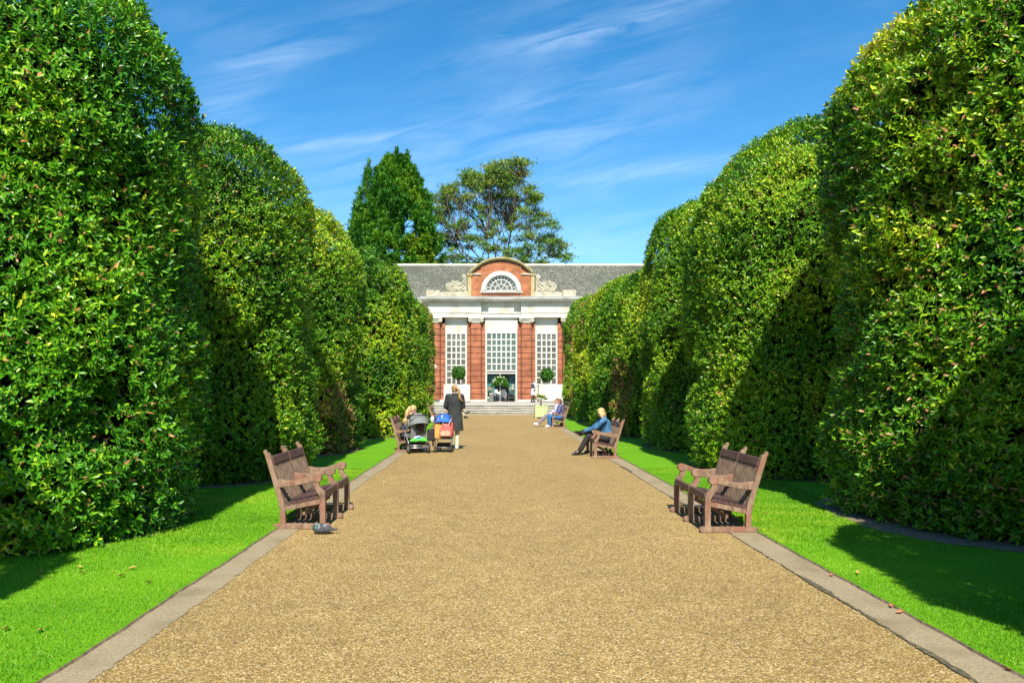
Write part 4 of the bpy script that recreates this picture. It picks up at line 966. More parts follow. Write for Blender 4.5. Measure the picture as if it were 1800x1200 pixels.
bi = empty('litter_bin', (X(863.5), YF - .1, TERR + .02)); tag(bi, 'low dark grey bin at the left side of the doorway', 'bin')
MB().box(-.17, .17, -.15, .15, 0, .62).build('bin_body', M['binmetal'], bi, bevel=.03); MB().box(-.18, .18, -.16, .16, .621, .68).build('lid', M['grey'], bi, bevel=.02)
def chair(x, y, rz):
    c = empty('dining_chair', (x, y, TERR + .02), rz)
    MB().box(-.21, .21, -.21, .21, .43, .48).build('seat', M['apron'], c, bevel=.02); MB().box(-.21, .21, .18, .22, .48, .95).build('backrest', M['apron'], c, bevel=.02)
    for sx in (-1, 1):
        for sy in (-1, 1): MB().beam((sx * .19, sy * .19, 0), (sx * .18, sy * .18, .43), .04, .04).build('leg', M['apron'], c)
    return c
for x, y, rz, lab in ((X(872.5), YF + .9, .4, 'white dining chair left of the flower stand'), (X(886), YF + .75, PI - .3, 'white dining chair right of the flower stand'), (X(889.5), YF + 1.9, PI / 2, 'white dining chair deeper inside the doorway')):
    tag(chair(x, y, rz), lab, 'chair', 'chairs inside the doorway')
tb = empty('dining_table', (X(878.5), YF + 1.75, TERR + .02)); tag(tb, 'round table under a white cloth inside the doorway', 'table')
MB().rings([(0, 0, .05, .62, .62), (0, 0, .5, .58, .58), (0, 0, .74, .55, .55), (0, 0, .76, .53, .53)], 24).build('tablecloth', M['apron'], tb, True)
MB().tube([(0, 0, 0), (0, 0, .73)], .06, 10).build('pedestal', M['binmetal'], tb)
sv = empty('serving_table', (X(899.5), YF + .5, TERR + .02)); tag(sv, 'small dark serving table with white plates on the right of the doorway', 'table')
MB().box(-.26, .26, -.2, .2, .90, .95).build('tabletop', M['binmetal'], sv, bevel=.01)
for sx in (-1, 1):
    for sy in (-1, 1): MB().beam((sx * .22, sy * .17, 0), (sx * .22, sy * .17, .90), .03, .03).build('leg', M['binmetal'], sv)
MB().box(-.22, .2, -.17, .17, .3, .33).build('shelf', M['binmetal'], sv)
for k, (dx, dz) in enumerate(((-.12, .952), (.1, .952))):
    p = MB().rings([(0, 0, 0, .05, .05), (0, 0, .03, .10, .10), (0, 0, .10, .12, .12), (0, 0, .11, .10, .10)], 16).build('bowl', M['whitejoin'], None, True); place(p, X(899.5) + dx, YF + .5, TERR + .02 + dz); tag(p, ['white bowl on the left half of the small serving table', 'white bowl on the right half of the small serving table'][k], 'bowl')
# person in pale green inside the doorway
J = seated(.46, 1.0, .02, .44, .44); w = body_mesh(J); g = G(J)
mb = MB(); torso(mb, g, .02); sleeves(mb, g, .02, .9); remeshed(mb, 'green_shirt', M['glassteal'] if False else mat('mint_cloth', (.2, .5, .4), (.25, .55, .45), 8, .8), w, .015, 3)
mb = MB(); trousers(mb, g, .012); remeshed(mb, 'dark_trousers', M['navy'], w, .015, 3); shoes(g, M['leather'], w)
mb = MB(); f, u, r_, R = head_frame(J); hd = g['hd']; mb.ell(hd + u * .045 - f * .03, (.084, .095, .086), R); remeshed(mb, 'grey_hair', M['pramlight'], w, .013, 2)
place(w, X(903), YF + .72, TERR + .02, PI / 2); tag(w, 'person in mint green shirt seated just inside the doorway on the right', 'person')
st = empty('dining_chair', (X(903), YF + .72, TERR + .02), PI / 2 + PI); tag(st, 'dark chair holding the person in the mint green shirt', 'chair', 'chairs inside the doorway')
MB().box(-.22, .22, -.2, .24, .39, .44).build('seat', M['black'], st, bevel=.02); MB().box(-.22, .22, .25, .29, .44, .95).build('backrest', M['black'], st, bevel=.02)
for sx in (-1, 1):
    for sy in (-1, 1): MB().beam((sx * .19, sy * .19, 0), (sx * .18, sy * .18, .39), .04, .04).build('leg', M['black'], st)

# ------------------------------------------------------------------ ground, path, lawns
def sheet(name, m, pts, z, nx=1, kind='structure'):
    mb = MB(); mb.add([(x, y, z) for x, y in pts], [tuple(range(len(pts)))]); o = mb.build(name, m); return tag(o, kind=kind)
sheet('ground', M['ground'], [(-900, -300), (900, -300), (900, 2500), (-900, 2500)], -.03)
PL, PR = -2.46, 2.92
sheet('path', M['gravel'], [(PL - .3, -12), (PR + .3, -12), (PR + .3, 41.2), (12, 41.2), (12, 44), (-12, 44), (-12, 41.2), (PL - .3, 41.2)], 0.0)
def wav(y, s): return .010 * math.sin(y * 1.3 + s) + .005 * math.sin(y * 4.3 + 2 * s) + .003 * math.sin(y * 13.7 + s * 3) + .002 * math.sin(y * 37 + s)
_rj = random.Random(11)
def ribbon(name, m, fa, fb, z, y0=-6, y1=41.2, dy=.03, ja=0.0, jb=0.0):
    mb = MB(); n = int((y1 - y0) / dy); vs = []
    for i in range(n + 1): y = y0 + dy * i; vs += [(fa(y) + _rj.uniform(-ja, ja), y, z), (fb(y) + _rj.uniform(-jb, jb), y, z)]
    mb.add(vs, [(2 * i, 2 * i + 1, 2 * i + 3, 2 * i + 2) for i in range(n)]); return tag(mb.build(name, m), kind='structure')
ribbon('path_edging_left', M['kerb'], lambda y: PL - .02, lambda y: PL + .255 + wav(y, 1), .004, jb=.014)
ribbon('path_edging_right', M['kerb'], lambda y: PR - .31 + wav(y, 2.2), lambda y: PR + .02, .004, ja=.014)
def mossw(y): return .024 * max(0, math.sin(y * 1.37 + 1) + .7 * math.sin(y * 3.1 + 2) + .4 * math.sin(y * 7.9) + .2 * math.sin(y * 19.3)) + .002
ribbon('path_seam', M['moss'], lambda y: PR - .31 + wav(y, 2.2) - .4 * mossw(y), lambda y: PR - .305 + wav(y, 2.2) + mossw(y), .008, y1=16, ja=.008, jb=.010)
LT = .034
def lawn(name, side):
    """raised turf with a wavy cut soil edge; the top sheet is subdivided near the edge"""
    e = (lambda y: PL + .006 * math.sin(y * 3.1) + .004 * math.sin(y * 11) + .003 * math.sin(y * 27)) if side < 0 else (lambda y: PR + .003 * math.sin(y * 2.7) + .004 * math.sin(y * 10) + .003 * math.sin(y * 23))
    mb = MB(); n = 460; y0, y1 = -6, 41; vs = []
    for i in range(n + 1):
        y = y0 + (y1 - y0) * i / n; x = e(y); vs += [(x + side * -.012, y, -.01), (x, y, LT - .012), (x + side * .02, y, LT), (side * 14, y, LT)]
    for i in range(n):
        a = 4 * i; q = [(a + 1, a + 2, a + 6, a + 5), (a + 2, a + 3, a + 7, a + 6)]; mb.mi = 1; mb.f.append([a, a + 1, a + 5, a + 4]); mb.m.append(1)
        for z in q: mb.f.append(list(z)); mb.m.append(0)
    mb.v = vs; k = 4 * n; mb.f.append([k, k + 1, k + 2, k + 3]); mb.m.append(1)
    if side > 0: mb.f = [f_[::-1] for f_ in mb.f]
    return tag(mb.build(name, [M['lawn'], M['soil']]), kind='structure'), e
_, eL = lawn('lawn_left', -1); _, eR = lawn('lawn_right', 1)

HEDGES = [  # side, y centre, inner x, rx, ry, height, dome
    (-1, 8.05, -3.53, 1.62, 1.62, 6.3, 2.1), (-1, 12.9, -3.44, 1.76, 1.72, 6.15, 1.8), (-1, 17.9, -3.42, 1.75, 1.75, 6.05, 1.7), (-1, 24.0, -2.80, 1.78, 1.9, 6.1, 1.8), (-1, 31.0, -2.98, 1.78, 1.8, 5.9, 1.8), (-1, 37.6, -3.22, 1.78, 1.8, 6.25, 1.9),
    (1, 8.6, 4.42, 2.05, 2.0, 6.4, 1.6), (1, 14.0, 3.98, 2.3, 2.1, 6.62, 2.1), (1, 18.9, 4.08, 2.05, 2.0, 6.5, 1.9), (1, 23.8, 4.05, 1.95, 1.9, 5.4, 1.7), (1, 28.9, 4.0, 1.95, 1.9, 6.05, 1.8), (1, 34.2, 4.0, 1.95, 1.9, 6.1, 1.9), (1, 39.6, 3.98, 1.95, 1.8, 6.6, 2.1),
    (-1, 2.6, -3.65, 1.75, 1.6, 5.2, 2.8), (1, 2.8, 3.55, 2.4, 1.9, 5.95, 2.3)]

# soil beds under the hedges
mb = MB()
for s, cy, xi, rx, ry, h, dm in HEDGES:
    ex = .24 if (s > 0 and 4 < cy < 10) else (-.12 if cy < 10 else .03); n = 160; cxh = xi + s * rx
    sup = lambda t: (abs(math.cos(t)) ** 2.2 + abs(math.sin(t)) ** 2.2) ** (-1 / 2.2)
    vs = [(cxh + (rx + ex + .05 * math.sin(5 * t + cy) + .03 * math.sin(17 * t) + .02 * math.sin(41 * t + 1)) * math.cos(t) * sup(t), cy + (ry + ex + .05 * math.sin(4 * t + cy)) * math.sin(t) * sup(t), LT + .006) for t in [2 * PI * k / n for k in range(n)]]
    o = MB().add(vs, [tuple(range(n))]).build('soil_bed', M['soil']); tag(o, kind='structure')

# grass blades (near strips only; further off they are below a pixel)
def blades(x0f, x1f, y0, y1, n, r, hgt):
    y = y0 + (y1 - y0) * r.random(n) ** 1.5; a = np.array([x0f(v) for v in y]); b = np.array([x1f(v) for v in y]); x = a + (b - a) * r.random(n) + np.sign(b - a) * np.abs(r.normal(0, .035, n)) * (r.random(n) < .5)
    return np.stack([x, y, np.full(n, LT)], 1)
rg = np.random.default_rng(3)
def inner(side, y):
    best = side * 4.8
    for s, cy, xi, rx, ry, h, dm in HEDGES:
        ex = .19 if (s > 0 and 4 < cy < 10) else (-.14 if cy < 10 else .0); rx, ry = rx + ex, ry + ex
        xi -= s * ex
        if s == side and abs(y - cy) < ry: 
            q = (xi + s * rx) - s * rx * (1 - (abs(y - cy) / ry) ** 2.2) ** (1 / 2.9) 
            best = min(best, q) if side > 0 else max(best, q)
    return best
B = np.concatenate([blades(lambda v: eL(v) - .005, lambda v: inner(-1, v) - .0, 3.2, 14, 95000, rg, 0), blades(lambda v: eR(v) + .005, lambda v: inner(1, v) + .0, 3.2, 14, 120000, rg, 0)])
n = len(B); az = rg.uniform(0, 6.28, n); hh = rg.uniform(.008, .019, n) * (1 + .3 * sinnoise(B, 3, 4)); wv = .0019 + .0010 * B[:, 1] * .25
dirv = np.stack([np.cos(az), np.sin(az), 0 * az], 1); lean = rg.uniform(.1, .9, (n, 1)); laz = rg.uniform(0, 6.28, n); lv = np.stack([np.cos(laz), np.sin(laz), 0 * laz], 1) * lean
v0 = B - dirv * wv[:, None]; v1 = B + dirv * wv[:, None]; v2 = B + (lv + [0, 0, 1]) * hh[:, None]
tint = np.clip(.5 + .15 * sinnoise(B, 2.2, 8) + .13 * sinnoise(B, 9, 9) + .10 * sinnoise(B, .8, 10) + rg.normal(0, .16, n), 0, .97); tint = np.where(rg.random(n) < .015, 1, tint)
go = np_mesh('grass', np.stack([v0, v1, v2], 1).reshape(-1, 3), [np.arange(3 * n).reshape(-1, 3)], [M['grass']], np.repeat(tint, 3)); tag(go, 'short mown grass blades covering both lawns', 'grass', kind='stuff')

# fallen leaves
lf = None
def fallen(x, y, z, m, big, lab, grp):
    r = random.uniform(.8, 1.2) * big; a = random.uniform(0, 6.28)
    vs = [(-r, 0, .004), (-r * .3, r * .42, .012), (r * .4, r * .36, .02), (r, 0, .012), (r * .4, -r * .36, .014), (-r * .3, -r * .42, .008), (0, 0, .003)]
    mb = MB(); mb.add(vs + [(p[0], p[1], p[2] + .003) for p in vs], [(0, 6, 1), (1, 6, 2), (2, 6, 3), (3, 6, 4), (4, 6, 5), (5, 6, 0)] + [(7, 8, 13), (8, 9, 13), (9, 10, 13), (10, 11, 13), (11, 12, 13), (12, 7, 13)])
    o = mb.build('fallen_leaf', m); o.location = (x, y, z); o.rotation_euler = (0, 0, a); tag(o, lab, 'leaf', grp)
def gp(px, py, z=0.0): d = 1250 * (1.6 - z) / (py - 683); return (px - 868) / 1250 * d, d
for px, py in ((72, 1008), (145, 1010), (213, 1015), (262, 1027), (232, 1002), (10, 1109), (70, 1112), (140, 1000)):
    x, y = gp(px, py, LT); fallen(x, y, LT + .015, M['dryleaf'], .032, 'small dry yellow leaf fallen on the left lawn', 'fallen leaves on the left lawn')
for px, py in ((292, 1042), (430, 958)):
    x, y = gp(px, py); fallen(x, y, .006, M['dryleaf'], .035, 'dry yellow leaf lying on the left path edging', 'fallen leaves on the left edging')
for px, py in ((1567, 1068), (1582, 1079), (1462, 1013), (1775, 1181), (1786, 1184)):
    x, y = gp(px, py); fallen(x, y, .008, M['redleaf'], .035, 'brown fallen leaf lying on the right path edging', 'fallen leaves on the right edging')
for px, py in ((1508, 1010), (1345, 905), (1262, 850), (1100, 788)):
    x, y = gp(px, py, LT); fallen(x, y, LT + .015, M['dryleaf'], .03, 'small dry leaf fallen on the right lawn', 'fallen leaves on the right lawn')

# ------------------------------------------------------------------ clipped hedges
def hedge(idx, name, s, cy, xi, rx, ry, h, dm, label):
    r = np.random.default_rng(100 + idx); cxh = xi + s * rx; PW = 2.2; DE = {0: 1.0, 7: .92, 8: .62, 9: .62, 10: .62, 11: .62, 12: .62}.get(idx, .82)
    dist = cy
    near = dist < 10; mid = dist < 20
    L_ = .074 if near else (.066 if mid else .086); dens = 310 if near else (300 if mid else 160)   # shoots per m2
    K = 7 if near else 6
    area = 2 * PI * ((rx + ry) / 2) * (h - dm) + 2 * PI * rx * ry * 1.05
    n = int(area * dens)
    th = r.uniform(0, 2 * PI, n * 2); ss = r.uniform(0, 1, n * 2)
    side_len = h - dm; dome_len = PI / 2 * (dm + (rx + ry) / 2) / 2; tot = side_len + dome_len
    u = ss * tot; on = u > side_len; t = np.clip((u - side_len) / dome_len, 0, 1) * PI / 2
    rf = np.where(on, np.cos(t) ** DE, 1.0); z = np.where(on, h - dm + dm * np.sin(t), u)
    keep = r.random(n * 2) < np.maximum(rf, .08)
    bot = np.clip(z / .9, 0, 1); rf = rf * (.90 + .10 * bot ** .5) * (1 + .02 * np.sin(z * 1.7 + idx))
    ct, st_ = np.cos(th), np.sin(th); sup = (np.abs(ct) ** PW + np.abs(st_) ** PW) ** (-1 / PW)
    P = np.stack([rx * sup * ct * rf, ry * sup * st_ * rf, z], 1)
    N_ = unit(np.stack([np.sign(ct) * np.abs(sup * ct) ** (PW - 1) / rx * np.where(on, np.cos(t), 1), np.sign(st_) * np.abs(sup * st_) ** (PW - 1) / ry * np.where(on, np.cos(t), 1), np.where(on, np.sin(t) / dm * 1.0, .0)], 1) + 1e-9)
    # the back, which nothing can see past the neighbours, keeps fewer shoots
    back = (N_[:, 1] > .45) | (N_[:, 0] * s > .5)
    keep &= ~(back & (r.random(n * 2) < .72) & (N_[:, 2] < .5))
    P, N_, z = P[keep], N_[keep], z[keep]
    if len(P) > n: P, N_, z = P[:n], N_[:n], z[:n]
    W = P + [cxh, cy, 0]
    lump = .050 * sinnoise(W, 1.5, idx) + .046 * sinnoise(W, 4.6, idx + 50) + .022 * sinnoise(W, 11, idx + 51)
    hole = sinnoise(W, 2.6, idx + 70) + .5 * sinnoise(W, 6, idx + 71)
    rag = np.clip(1 - z / 1.6, 0, 1)
    disp = lump - np.where(hole > 1.45, .24 * np.clip((hole - 1.45) / .5, 0, 1), 0) + np.where(r.random(len(P)) < .2, r.uniform(-.34, -.12, len(P)), r.uniform(-.13, .03, len(P))) + rag * r.normal(0, .07, len(P))
    P = P + N_ * disp[:, None]; P[:, 2] = np.maximum(P[:, 2], .03)
    D = unit(N_ * .85 + [0, 0, .42] + r.normal(0, .30, P.shape))
    big = 1 + .35 * np.clip(1 - z / 2.2, 0, 1)
    Vt, F_, k, nv, si = leaves_geo(P, D, K, L_, .38 if near else .44, r, tilt=(24, 84), detailed=near, stem=.07, roll=.32, bias=N_ * .22 + np.array([0, 0, .28]))
    # tint: leaf-to-leaf variation, yellower clumps, dead brown patches
    base = .36 + .045 * sinnoise(W, .9, idx + 20) + .09 * sinnoise(W, 3.1, idx + 21) + (.05 if s > 0 else .0) + (.03 if not near else 0)
    newg = sinnoise(W, 2.0, idx + 22) + r.normal(0, .5, len(P)); base = base + np.where(newg > (1.35 if idx != 6 else .95), .30, 0)
    tl = base[si] + r.normal(0, .17, k); tl = np.clip(tl, 0, .87)
    bp = sinnoise(W, 1.35, idx + 30) + .6 * sinnoise(W, 3.4, idx + 31)
    thr = {2: 1.3, 3: 1.9, 5: 1.3, 12: .9, 11: 1.7, 8: 1.9, 9: 2.1, 10: 1.7}.get(idx, 3.3)
    if idx == 2: bp = bp - np.clip(z - 1.8, 0, 1) * 3
    if idx == 8: bp = bp - np.clip(4.6 - z, 0, 1) * 3
    pb = np.where(bp > thr, .45, .020 if idx != 6 else .055)[si]
    dead = r.random(k) < pb; tl = np.where(dead, r.uniform(.90, 1, k), tl)
    root = empty(name, (cxh, cy, LT)); tag(root, label, 'hedge', 'clipped dome hedges lining the path')
    fo = np_mesh('foliage', Vt, F_, [M['leaf' if idx in (0, 13) else 'leafwarm']], np.repeat(tl, nv), parent=root)
    # solid core, the hedge's inner shade put into its dark colour; stops daylight
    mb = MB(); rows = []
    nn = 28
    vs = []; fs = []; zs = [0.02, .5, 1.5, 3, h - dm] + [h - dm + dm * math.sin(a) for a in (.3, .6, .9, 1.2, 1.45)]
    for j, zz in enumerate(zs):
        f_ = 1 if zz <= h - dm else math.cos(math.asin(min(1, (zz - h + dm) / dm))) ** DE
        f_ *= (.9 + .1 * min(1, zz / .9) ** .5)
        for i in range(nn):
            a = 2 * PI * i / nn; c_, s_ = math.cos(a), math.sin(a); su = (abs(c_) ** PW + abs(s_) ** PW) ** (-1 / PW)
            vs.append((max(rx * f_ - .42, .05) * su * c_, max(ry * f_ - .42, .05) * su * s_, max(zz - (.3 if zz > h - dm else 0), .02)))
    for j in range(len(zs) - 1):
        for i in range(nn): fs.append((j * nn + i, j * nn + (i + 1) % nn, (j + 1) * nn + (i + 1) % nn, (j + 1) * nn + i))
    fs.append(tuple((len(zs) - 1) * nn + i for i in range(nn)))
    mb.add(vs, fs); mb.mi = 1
    # bare twigs showing in the thin places and at the foot
    sel = np.where(((hole > 1.3) | (z < .7) | (bp > thr)) & (N_[:, 1] < .4))[0]
    r.shuffle(sel); sel = sel[:(1100 if idx == 6 else 420 if near else 160 if mid else 60)]
    for q in sel:
        p = V(P[q]) - V(N_[q]) * .16; d1 = V(unit(N_[q] * .6 + r.normal(0, .7, 3) + [0, 0, .25])); p1 = p + d1 * r.uniform(.10, .24); p2 = p1 + V(unit(np.array(d1) + r.normal(0, .5, 3))) * r.uniform(.06, .16)
        mb.tube([p, p1, p2], [.006 if near else .008, .0045, .002], 4, False)
    mb.build('branches', [M['core'], M['twig']], root, True)  # shade-coloured solid core plus the bare twigs
HL = ['tall dark green clipped hedge filling the left edge of the view', 'clipped dome hedge behind the empty left bench', 'clipped dome hedge with brown dead patches at its foot, third along the left lawn', 'broad clipped hedge behind the blond woman with the toddler', 'clipped hedge mostly hidden between the left hedges near the orangery', 'brown-flecked clipped hedge beside the orangery pier with the white fitting',
      'tallest twiggy clipped hedge filling the right edge of the view', 'clipped dome hedge behind the empty right bench', 'clipped dome hedge with a brown patch near its top, third along the right lawn', 'lower clipped hedge behind the woman in the denim jacket', 'clipped hedge just before the shaded gap near the couple on the bench', 'narrow sliver of clipped hedge behind the couple on the bench', 'brown-patched clipped hedge nearest the orangery on the right', 'clipped hedge just outside the left edge, shading the lawn', 'clipped hedge just outside the right edge, shading the lawn']
for i, (s, cy, xi, rx, ry, h, dm) in enumerate(HEDGES): hedge(i, 'clipped_hedge', s, cy, xi, rx, ry, h, dm, HL[i])

# ------------------------------------------------------------------ trees behind the orangery
def conifer():
    ty = 76.0; sc = 1250 / ty
    cx = (692 - 868) / sc; r = np.random.default_rng(21); root = empty('conifer_tree', (cx, ty, 0)); tag(root, 'tall dense green conifer with a ragged twin top behind the orangery roof', 'tree')
    hz = lambda py: 1.6 + (683 - py) / sc
    zt = hz(268)
    lv = np.array([[0, 4.9], [hz(470), 4.55], [hz(425), 4.35], [hz(390), 4.0], [hz(360), 3.3], [hz(330), 2.6], [hz(305), 1.8], [hz(285), 1.0], [hz(270), .3], [zt + .2, .05]])
    MB().tube([(0, 0, 0), (.05, 0, 8), (.3, 0, 18), (.45, 0, zt - .8)], [.5, .4, .2, .04], 10).build('trunk', M['bark'], root, True)
    P = []; D = []; T = []
    lim = MB()
    for i in range(760):
        z = 3 + (zt - 4.0) * r.random() ** .8; R_ = np.interp(z, lv[:, 0], lv[:, 1]); a = r.uniform(0, 6.28)
        if math.sin(a) > .35 and r.random() < .6: a = -a
        rad = R_ * (.55 + .45 * r.random() ** .5) * (1 + .10 * math.sin(3 * a + z * .9)) ; ax = .35 * (z / zt)
        c = np.array([ax + rad * math.cos(a), rad * math.sin(a), z]); out = np.array([math.cos(a), math.sin(a), 1.15 + 1.6 * (z / zt) ** 3])
        out = out / np.linalg.norm(out); m = 50; tt = r.random((m, 1)); Lc = 1.25 if z < zt - 6 else .9
        pts = c + out * (tt - .6) * Lc + r.normal(0, .17, (m, 3)) * (1.3 - tt * 1.1); P.append(pts); D.append(unit(out + r.normal(0, .38, (m, 3)))); T.append(np.full(m, .42 + .17 * math.sin(a * 2 + z) + r.normal(0, .13) + (.16 if math.cos(a) > .5 else 0)))
        if i % 3 == 0: lim.tube([(ax * .8, 0, max(z - 1.2, 1)), (c[0] * .6, c[1] * .6, z - .7), tuple(c)], [.08, .05, .02], 5, False)
    for (px, py, hh) in ((650, 286, 4.2), (645, 300, 3), (699, 264, 3.2), (717, 268, 3.4), (684, 274, 3.2), (707, 276, 3), (730, 296, 3.0), (740, 318, 2.8), (676, 286, 3), (664, 300, 3), (748, 345, 2.4), (634, 335, 2.6), (757, 372, 2.2), (626, 368, 2.2), (764, 410, 2.2), (618, 402, 2.2)):     # leaders
        c = np.array([(px - 868) / sc - cx, -.5, hz(py)]); m = 150; tt = r.random((m, 1)) ** .7; P.append(c - [0, 0, 1] * tt * hh + r.normal(0, 1, (m, 3)) * tt * .42); D.append(unit(np.array([0, 0, 1.6]) + r.normal(0, .5, (m, 3)))); T.append(np.full(m, .45))
    lim.build('limbs', M['bark'], root)
    P = np.concatenate(P); D = np.concatenate(D); T = np.concatenate(T)
    Vt, F_, k, nv, si = leaves_geo(P, D, 4, .46, .19, r, tilt=(4, 46), detailed=False, stem=.05, curl=.15, bias=unit(P - [.3, 0, 14]) * .5 + np.array([0, -.2, .3]))
    np_mesh('crown', Vt, F_, [M['conifer']], np.repeat(np.clip(T[si] + r.normal(0, .14, k), 0, 1), nv), parent=root)
def broadleaf():
    ty = 80.0; sc = 1250 / ty; cx = (878 - 868) / sc; r = np.random.default_rng(33); rr = random.Random(5)
    root = empty('broadleaf_tree', (cx, ty, 0)); tag(root, 'open-crowned tree with olive brown leaves and visible branches behind the orangery roof', 'tree')
    hz = lambda py: 1.6 + (683 - py) / sc
    prof = [(295, -20, 45), (310, -62, 60), (335, -100, 70), (350, -122, 82), (375, -118, 90), (400, -112, 98), (425, -118, 112), (442, -122, 140), (456, -118, 138), (475, -110, 110)]
    wood = MB(); fork = V((0, 0, hz(500))); wood.tube([(0, 0, 0), (.1, 0, 5), fork], [.75, .6, .42], 10)
    mains = []
    for i in range(15):
        a = PI * (i + .5) / 15; el = rr.uniform(-.5, .5); L_ = rr.uniform(4.5, 7.0)
        d = V((math.cos(a), el, .38 + math.sin(a) * .95)).normalized(); p = fork - V((0, 0, rr.uniform(0, 1.2))); pts = [p]
        for k in range(5):
            d = (d + V((rr.uniform(-.22, .22), rr.uniform(-.22, .22), rr.uniform(-.02, .22)))).normalized(); p = p + d * L_ / 5; pts.append(p)
        wood.tube(pts, [.17 - .027 * k for k in range(6)], 6, False); mains.append(pts)
    P = []; D = []; T = []
    targets = []
    while len(targets) < 235:
        py = rr.uniform(290, 478); lo = np.interp(py, [q[0] for q in prof], [q[1] for q in prof]); hi = np.interp(py, [q[0] for q in prof], [q[2] for q in prof])
        x = rr.uniform(lo, hi) / sc; y = rr.uniform(-4.5, 4.5); z = hz(py)
        e = (2 * (x * sc - lo) / (hi - lo) - 1)
        if abs(e) < .5 and py > 350 and rr.random() < .35: continue
        if any((V((x, y * .6, z)) - q).length < .62 for q in targets): continue
        targets.append(V((x, y * .6, z)))
    for tpt in targets:
        best = min(((p - tpt).length + (1.5 if p.z > tpt.z else 0) + rr.uniform(0, 2.2), j, k) for j, pts in enumerate(mains) for k, p in enumerate(pts[1:], 1)); s0 = mains[best[1]][best[2]]
        mid_ = s0.lerp(tpt, .5) + V((rr.uniform(-.3, .3), rr.uniform(-.3, .3), rr.uniform(-.1, .35))); wood.tube([s0, mid_, tpt], [.055, .035, .015], 5, False)
        for q in range(3):
            e = tpt + V((rr.uniform(-.7, .7), rr.uniform(-.5, .5), rr.uniform(-.3, .45))); wood.tube([mid_.lerp(tpt, .6), e], [.03, .012], 4, False)
        m = rr.randint(52, 90); c = np.array(tpt); P.append(c + r.normal(0, 1, (m, 3)) * [.40, .36, .20]); D.append(unit(r.normal(0, .7, (m, 3)) + [0, -.1, .7])); T.append(np.full(m, .38 + .018 * (tpt.z - hz(420)) + r.normal(0, .13)))
    wood.build('trunk', M['bark'], root, True)
    P = np.concatenate(P); D = np.concatenate(D); T = np.concatenate(T)
    Vt, F_, k, nv, si = leaves_geo(P, D, 4, .20, .5, r, tilt=(30, 95), detailed=False, stem=.1, curl=.2, roll=.3)
    np_mesh('crown', Vt, F_, [M['autumn']], np.repeat(np.clip(T[si] + r.normal(0, .16, k), 0, 1), nv), parent=root)
conifer(); broadleaf()

# ------------------------------------------------------------------ sky, sun, camera
ELEV, AZ = math.radians(48.5), math.radians(-1.5)
W_ = bpy.data.worlds.new('World'); scn.world = W_; W_.use_nodes = True; t = W_.node_tree; N = t.nodes; L = t.links
bg = N['Background']; bg.inputs['Strength'].default_value = .112
sky = N.new('ShaderNodeTexSky'); sky.sky_type = 'NISHITA'; sky.sun_disc = False; sky.sun_elevation = ELEV; sky.sun_rotation = PI + AZ
sky.air_density = 1.0; sky.dust_density = .35; sky.ozone_density = 2.2; sky.altitude = 50
hs = N.new('ShaderNodeHueSaturation'); hs.inputs['Saturation'].default_value = 1.38; hs.inputs['Hue'].default_value = .494; L.new(sky.outputs[0], hs.inputs['Color'])
tc = N.new('ShaderNodeTexCoord'); sx = N.new('ShaderNodeSeparateXYZ'); L.new(tc.outputs['Generated'], sx.inputs[0])
def mth(op, a, b=None, c=None):
    n = N.new('ShaderNodeMath'); n.operation = op
    for i, q in enumerate((a, b, c)):
        if q is None: continue
        if isinstance(q, (int, float)): n.inputs[i].default_value = q
        else: L.new(q, n.inputs[i])
    return n.outputs[0]
yy = mth('MAXIMUM', sx.outputs[1], .05); uu = mth('DIVIDE', sx.outputs[0], yy); vv = mth('DIVIDE', sx.outputs[2], yy)
def rot(u0, v0, ang, ln, wd):
    c, s = math.cos(math.radians(ang)), math.sin(math.radians(ang)); du = mth('SUBTRACT', uu, u0); dv = mth('SUBTRACT', vv, v0)
    a = mth('DIVIDE', mth('ADD', mth('MULTIPLY', du, c), mth('MULTIPLY', dv, s)), ln); b = mth('DIVIDE', mth('SUBTRACT', mth('MULTIPLY', dv, c), mth('MULTIPLY', du, s)), wd); return a, b
def streak(px, py, ang, ln, wd, k):
    a, b = rot((px - 868) / 1250, (683 - py) / 1250, ang, ln / 1250, wd / 1250)
    return mth('MULTIPLY', mth('EXPONENT', mth('MULTIPLY', mth('ADD', mth('MULTIPLY', a, a), mth('MULTIPLY', b, b)), -1)), k)
tot = None
for a in ((545, 80, 27, 190, 42, .55), (1085, 42, 16, 150, 17, 1.0), (1010, 66, 8, 90, 12, .8), (590, 249, 6, 120, 10, 1.0), (520, 262, 10, 60, 9, .6), (1110, 305, 8, 190, 16, .9), (860, 215, 12, 420, 60, .36), (390, 200, -5, 80, 32, .55), (1090, 415, 8, 150, 26, .6), (820, 100, 16, 140, 14, .45), (760, 330, 6, 260, 55, .25), (1000, 250, 10, 180, 22, .5), (440, 110, 20, 110, 55, .35), (900, 380, 4, 700, 160, .30)):
    q = streak(*a); tot = q if tot is None else mth('ADD', tot, q)
ra, rb = rot(0, 0, 13, .22, .035)
cv = N.new('ShaderNodeCombineXYZ'); L.new(ra, cv.inputs[0]); L.new(rb, cv.inputs[1])
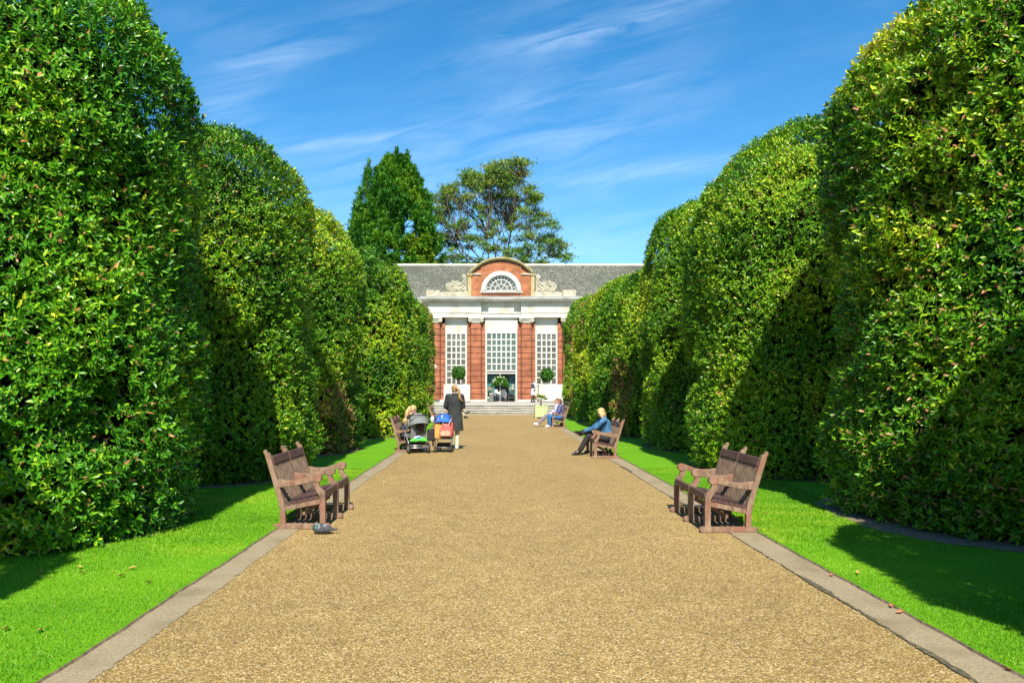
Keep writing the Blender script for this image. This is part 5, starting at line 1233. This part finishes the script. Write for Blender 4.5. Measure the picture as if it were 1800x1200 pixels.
n1 = N.new('ShaderNodeTexNoise'); n1.inputs['Scale'].default_value = 1.25; n1.inputs['Detail'].default_value = 8; n1.inputs['Roughness'].default_value = .62; n1.inputs['Distortion'].default_value = .6; L.new(cv.outputs[0], n1.inputs['Vector'])
n2 = N.new('ShaderNodeTexNoise'); n2.inputs['Scale'].default_value = 5; n2.inputs['Detail'].default_value = 7; L.new(tc.outputs['Generated'], n2.inputs['Vector'])
mr = N.new('ShaderNodeMapRange'); mr.inputs[1].default_value = .36; mr.inputs[2].default_value = .70; L.new(n1.outputs[0], mr.inputs[0])
mr2 = N.new('ShaderNodeMapRange'); mr2.inputs[1].default_value = .45; mr2.inputs[2].default_value = .8; mr2.inputs[4].default_value = .12; L.new(n2.outputs[0], mr2.inputs[0])
fac = mth('MULTIPLY', mth('ADD', mth('MULTIPLY', tot, .20), mr2.outputs[0]), mr.outputs[0])
fac = mth('MINIMUM', fac, .75); front = mth('GREATER_THAN', sx.outputs[1], .06); fac = mth('MULTIPLY', fac, front)
mx = N.new('ShaderNodeMix'); mx.data_type = 'RGBA'; L.new(fac, mx.inputs[0]); L.new(hs.outputs[0], mx.inputs[6]); mx.inputs[7].default_value = (6.4, 7.2, 8.2, 1)
L.new(mx.outputs[2], bg.inputs['Color'])
sl = bpy.data.lights.new('sun', 'SUN'); sl.energy = 5.0; sl.angle = math.radians(.53); sl.color = (1, .93, .80)
so = bpy.data.objects.new('sun', sl); COL.objects.link(so)
sd = V((math.sin(-AZ), -math.cos(AZ), 0)) * math.cos(ELEV) + V((0, 0, math.sin(ELEV)))     # towards the sun (behind the camera)
so.rotation_euler = sd.to_track_quat('Z', 'Y').to_euler(); so.location = sd * 60
cam = bpy.data.cameras.new('camera'); cam.sensor_width = 36; cam.lens = 25.0; cam.shift_x = 32 / 1800; cam.shift_y = 83 / 1800; cam.clip_end = 4000; cam.clip_start = .05
co = bpy.data.objects.new('camera', cam); COL.objects.link(co); co.location = (0, 0, 1.6); co.rotation_euler = (PI / 2, 0, 0); scn.camera = co
scn.view_settings.view_transform = 'Standard'; scn.view_settings.look = 'None'; scn.view_settings.exposure = .88; scn.view_settings.gamma = 1
scn.cycles.max_bounces = 6; scn.cycles.use_denoising = True
